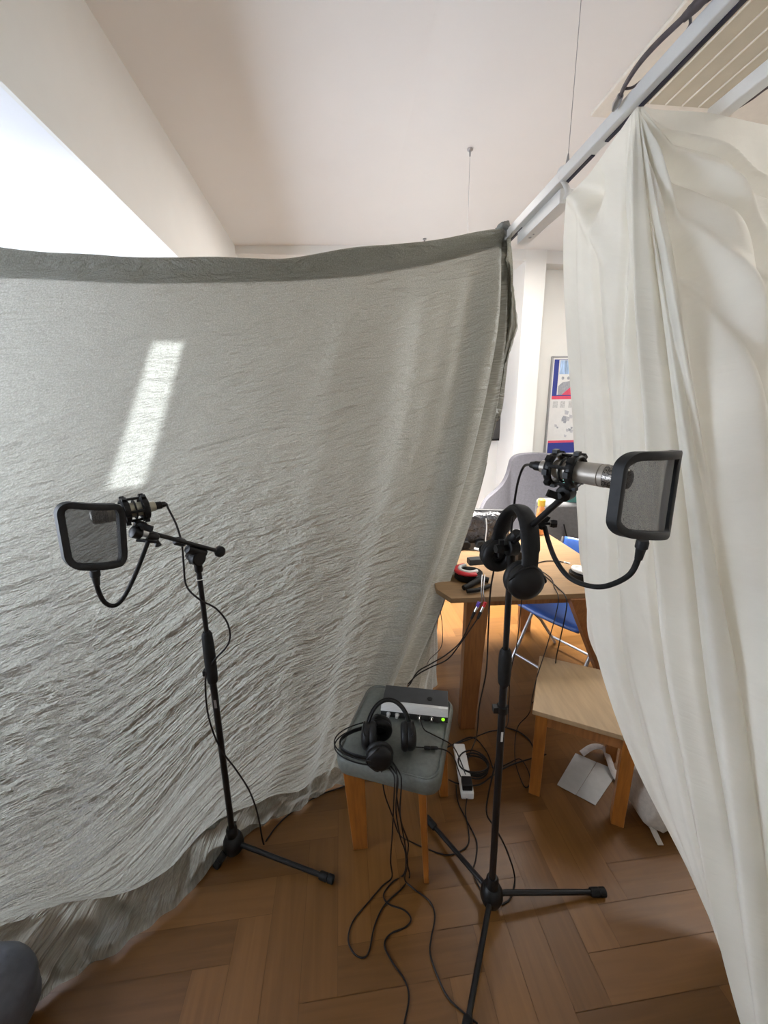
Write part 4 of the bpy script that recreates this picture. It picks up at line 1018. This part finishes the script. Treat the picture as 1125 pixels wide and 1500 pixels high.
MB().lathe(PZ(621,1095,.469),PZ(646,1096,.469)-PZ(621,1095,.469),[(0,.004),(.002,.006),(.02,.006),(.0205,.0052),(.0225,.0052),(.023,.006),(.043,.006),(.047,.004)],14).build('coupler',M['black'],ext)
yo=.955
hang=lambda l:[(x,y,'y',yo-.002*i) for i,(x,y) in enumerate(l)]
fz=lambda l:[(x,y,'z',.0035) for x,y in l]
cab('headphone_cable',[(560,1112,'z',.475),(572,1128,'z',.470),(578,1140,'y',.948)]+[(577,1170,'y',.94),(575,1215,'y',.94),(572,1260,'y',.945),(574,1285,'z',.012)]+fz([(560,1298),(541,1320),(518,1348),(510,1375),(518,1396),(532,1403),(541,1392),(549,1355),(563,1326),(588,1302),(600,1284)])+[(596,1262,'y',.955),(598,1235,'y',.945),(588,1205,'y',.94),(581,1165,'y',.945),(582,1138,'y',.95),(578,1120,'z',.472)],'black headphone cable that loops widest on the floor below the stool',.0024,group='cables trailing from the stool')
cab('headphone_cable',[(566,1115,'z',.474),(578,1130,'z',.470),(583,1143,'y',.943),(580,1185,'y',.936),(586,1225,'y',.938),(594,1250,'y',.94),(592,1280,'z',.012)]+fz([(575,1292),(562,1310),(569,1324),(592,1333),(602,1346),(594,1358),(572,1368),(563,1384),(574,1408),(593,1436),(599,1462),(592,1500),(585,1540)]),'black headphone cable that snakes down to the bottom of the picture',.0024,group='cables trailing from the stool')
cab('headphone_cable',[(572,1112,'z',.476),(585,1132,'z',.468),(588,1147,'y',.938),(586,1190,'y',.932),(592,1230,'y',.935),(597,1265,'y',.94),(593,1288,'z',.012)]+fz([(606,1302),(629,1320),(637,1342),(632,1372),(630,1396),(641,1430),(657,1462),(682,1486),(700,1500)]),'black headphone cable that runs right towards the foot of the right stand',.0024,group='cables trailing from the stool')
cab('headphone_cable',[(552,1115,'z',.474),(558,1124,'z',.468),(560,1140,'y',.99),(564,1165,'y',.985),(575,1195,'y',.97),(585,1222,'y',.96),(600,1232,'z',.03),(622,1242,'z',.004),(652,1252,'z',.004),(672,1248,'z',.004),(686,1236,'z',.004),(686,1215,'z',.004),(682,1190,'z',.01),(684,1170,'z',.02)],'black cable curving under the stool to the power strip',.0024,group='cables trailing from the stool')
cab('power_cable',[(668,1150,'z',.02),(671,1175,'z',.004),(684,1202,'z',.004),(698,1232,'z',.004),(697,1258,'z',.004),(693,1275,'z',.004),(698,1292,'z',.004),(708,1308,'z',.004)],'black cable running from the power strip to the hub of the right stand',.0026)
cab('table_cable',[(640,872,'y',1.75),(645,895,'y',1.74),(648,920,'y',1.72),(646,948,'y',1.70),(628,968,'z',.3),(625,985,'z',.15),(632,1000,'z',.02)],'thin brown cable hanging beside the grey sheet edge',.0018,mat='browncable')
# power strip
p0=PZ(672,1098,0); p1=PZ(685,1172,0); d=(p1-p0).normalized(); RP=Matrix((V((d.y,-d.x,0)),d,V((0,0,1)))).transposed()
ps=thing('power_strip',(p0+p1)/2,'white power strip with a black plug on the floor beside the padded stool','power strip')
MB().box((p0+p1)/2+V((0,0,.019)),(.052,(p1-p0).length,.036),RP).build('strip_body',M['white'],ps,bevel=.006)
MB().box(p1-d*.03+V((0,0,.052)),(.042,.045,.03),RP).build('plug',M['black'],ps,bevel=.004)
# pale base thing under coil (end of the grey sheet)
gp_=[PZ(660,1060,.0),PZ(690,1110,.0)]
# light reflected on the floor under the side table, laid as a pale sheet
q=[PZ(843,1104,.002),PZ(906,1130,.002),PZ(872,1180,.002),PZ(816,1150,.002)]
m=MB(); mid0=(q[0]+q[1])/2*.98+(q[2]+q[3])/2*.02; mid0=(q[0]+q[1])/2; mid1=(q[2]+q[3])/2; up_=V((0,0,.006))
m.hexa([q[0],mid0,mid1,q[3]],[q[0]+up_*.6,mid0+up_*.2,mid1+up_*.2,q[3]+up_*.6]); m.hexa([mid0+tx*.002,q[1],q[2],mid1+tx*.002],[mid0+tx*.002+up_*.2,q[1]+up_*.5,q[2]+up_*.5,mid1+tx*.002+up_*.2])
tag(m.build('floor_light_patch',M['light_patch'],smooth=0),'pale thin sheet standing in for bright floor light under the side table','light_patch')
# tote bag
bc=PZ(966,1222,0)+V((.03,.06,0))
tb=thing('tote_bag',bc,'crumpled pale canvas bag on the floor behind the white sheet, by the side table leg','bag')
m=MB().sphere((0,0,0),1,56,pw=.7)
m.v=[bc+V((0,.0,.115))+V((v.x*.095,v.y*.085,v.z*.115))*(1+.22*noise.noise(v*2.3+V((5,0,0)))+.10*abs(noise.noise(v*6))) for v in m.v]
for v in m.v: v.z=max(v.z,.004)
m.build('bag_body',M['canvas'],tb,smooth=80)
MB().tube(cr([PZ(944,1165,.10),PZ(949,1190,.055),PZ(957,1215,.02),PZ(968,1238,.006)],6),.011,8,flat=(.2,1),up=(0,-.5,1)).build('strap',M['canvas'],tb)
MB().tube(cr([PZ(852,1104,.02),PZ(868,1094,.035),PZ(884,1096,.04),PZ(892,1112,.03),PZ(898,1130,.02),PZ(910,1150,.01)],6),.013,8,flat=(.25,1),up=(0,-.3,1)).build('strap',M['lilac'],tb)
# soft blue-grey bag at lower left
sb=V((-1.06,.62,0)); 
m=MB().sphere((0,0,0),1,48,pw=.75)
m.v=[sb+V((0,0,.125))+V((v.x*.14,v.y*.12,v.z*.125))*(1+.06*noise.noise(v*2)) for v in m.v]
bg=thing('floor_bag',sb,'blue-grey padded bag at the bottom left corner on the floor','bag')
for v in m.v: v.z=max(v.z,.002)
m.build('bag_body',M['bluegrey'],bg,smooth=80)
# ------------------------------------------------------------------ lights
def area(name,loc,sx,sy,power,color,rot=(0,0,0)):
    l=bpy.data.lights.new(name,'AREA'); l.shape='RECTANGLE'; l.size=sx; l.size_y=sy; l.energy=power; l.color=color
    o=bpy.data.objects.new(name,l); o.location=loc; o.rotation_euler=rot; col.objects.link(o); return o
bl=area('back_room_lamp',R(1.0,2.9,zc-.06),1.1,.8,62,(1,.96,.91)); bl.data.spread=math.radians(62)
area('far_room_lamp',R(1.5,2.9,zc-.06),.8,.4,16,(1,.96,.91))
area('sheet_backlight',R(2.35,1.3,zc-.06),.5,1.2,34,(1,.97,.93))  # added unseen area light behind the white sheet, brightens the cloth
area('middle_lamp',R(.2,2.9,zc-.08),.9,.3,8,(1,.96,.91))
w=bpy.data.worlds.new('World'); sc.world=w; w.use_nodes=True
bgn=w.node_tree.nodes['Background']; bgn.inputs[0].default_value=(.78,.86,1,1); bgn.inputs[1].default_value=10.3
sl=bpy.data.lights.new('sun','SUN'); sl.energy=14; sl.angle=.008; sl.color=(.84,.91,1)
so=bpy.data.objects.new('sun',sl); col.objects.link(so)
tgt=PP(256,594,gc[2][2],(gc[2][5]-gc[2][0]).cross(TG[2]).normalized())
src=R((SL[0]+SL[1])/2,DB,(SL[2]+SL[3])/2)
so.rotation_euler=(src-tgt).to_track_quat('Z','Y').to_euler()
# ------------------------------------------------------------------ camera
cam=bpy.data.cameras.new('camera'); co=bpy.data.objects.new('camera',cam); col.objects.link(co); sc.camera=co
cam.sensor_fit='HORIZONTAL'; cam.sensor_width=36; cam.lens=36*F/1125; cam.clip_start=.02
# camera axes in world coordinates
wx=V((RT.x,FW.x,UP.x)); wy=-V((RT.y,FW.y,UP.y)); wz=-V((RT.z,FW.z,UP.z))
co.matrix_world=Matrix(((wx.x,wy.x,wz.x,0),(wx.y,wy.y,wz.y,0),(wx.z,wy.z,wz.z,H),(0,0,0,1)))
vs=sc.view_settings; vs.view_transform='Standard'; vs.look='None'; vs.gamma=1; vs.use_curve_mapping=False; vs.exposure=.38
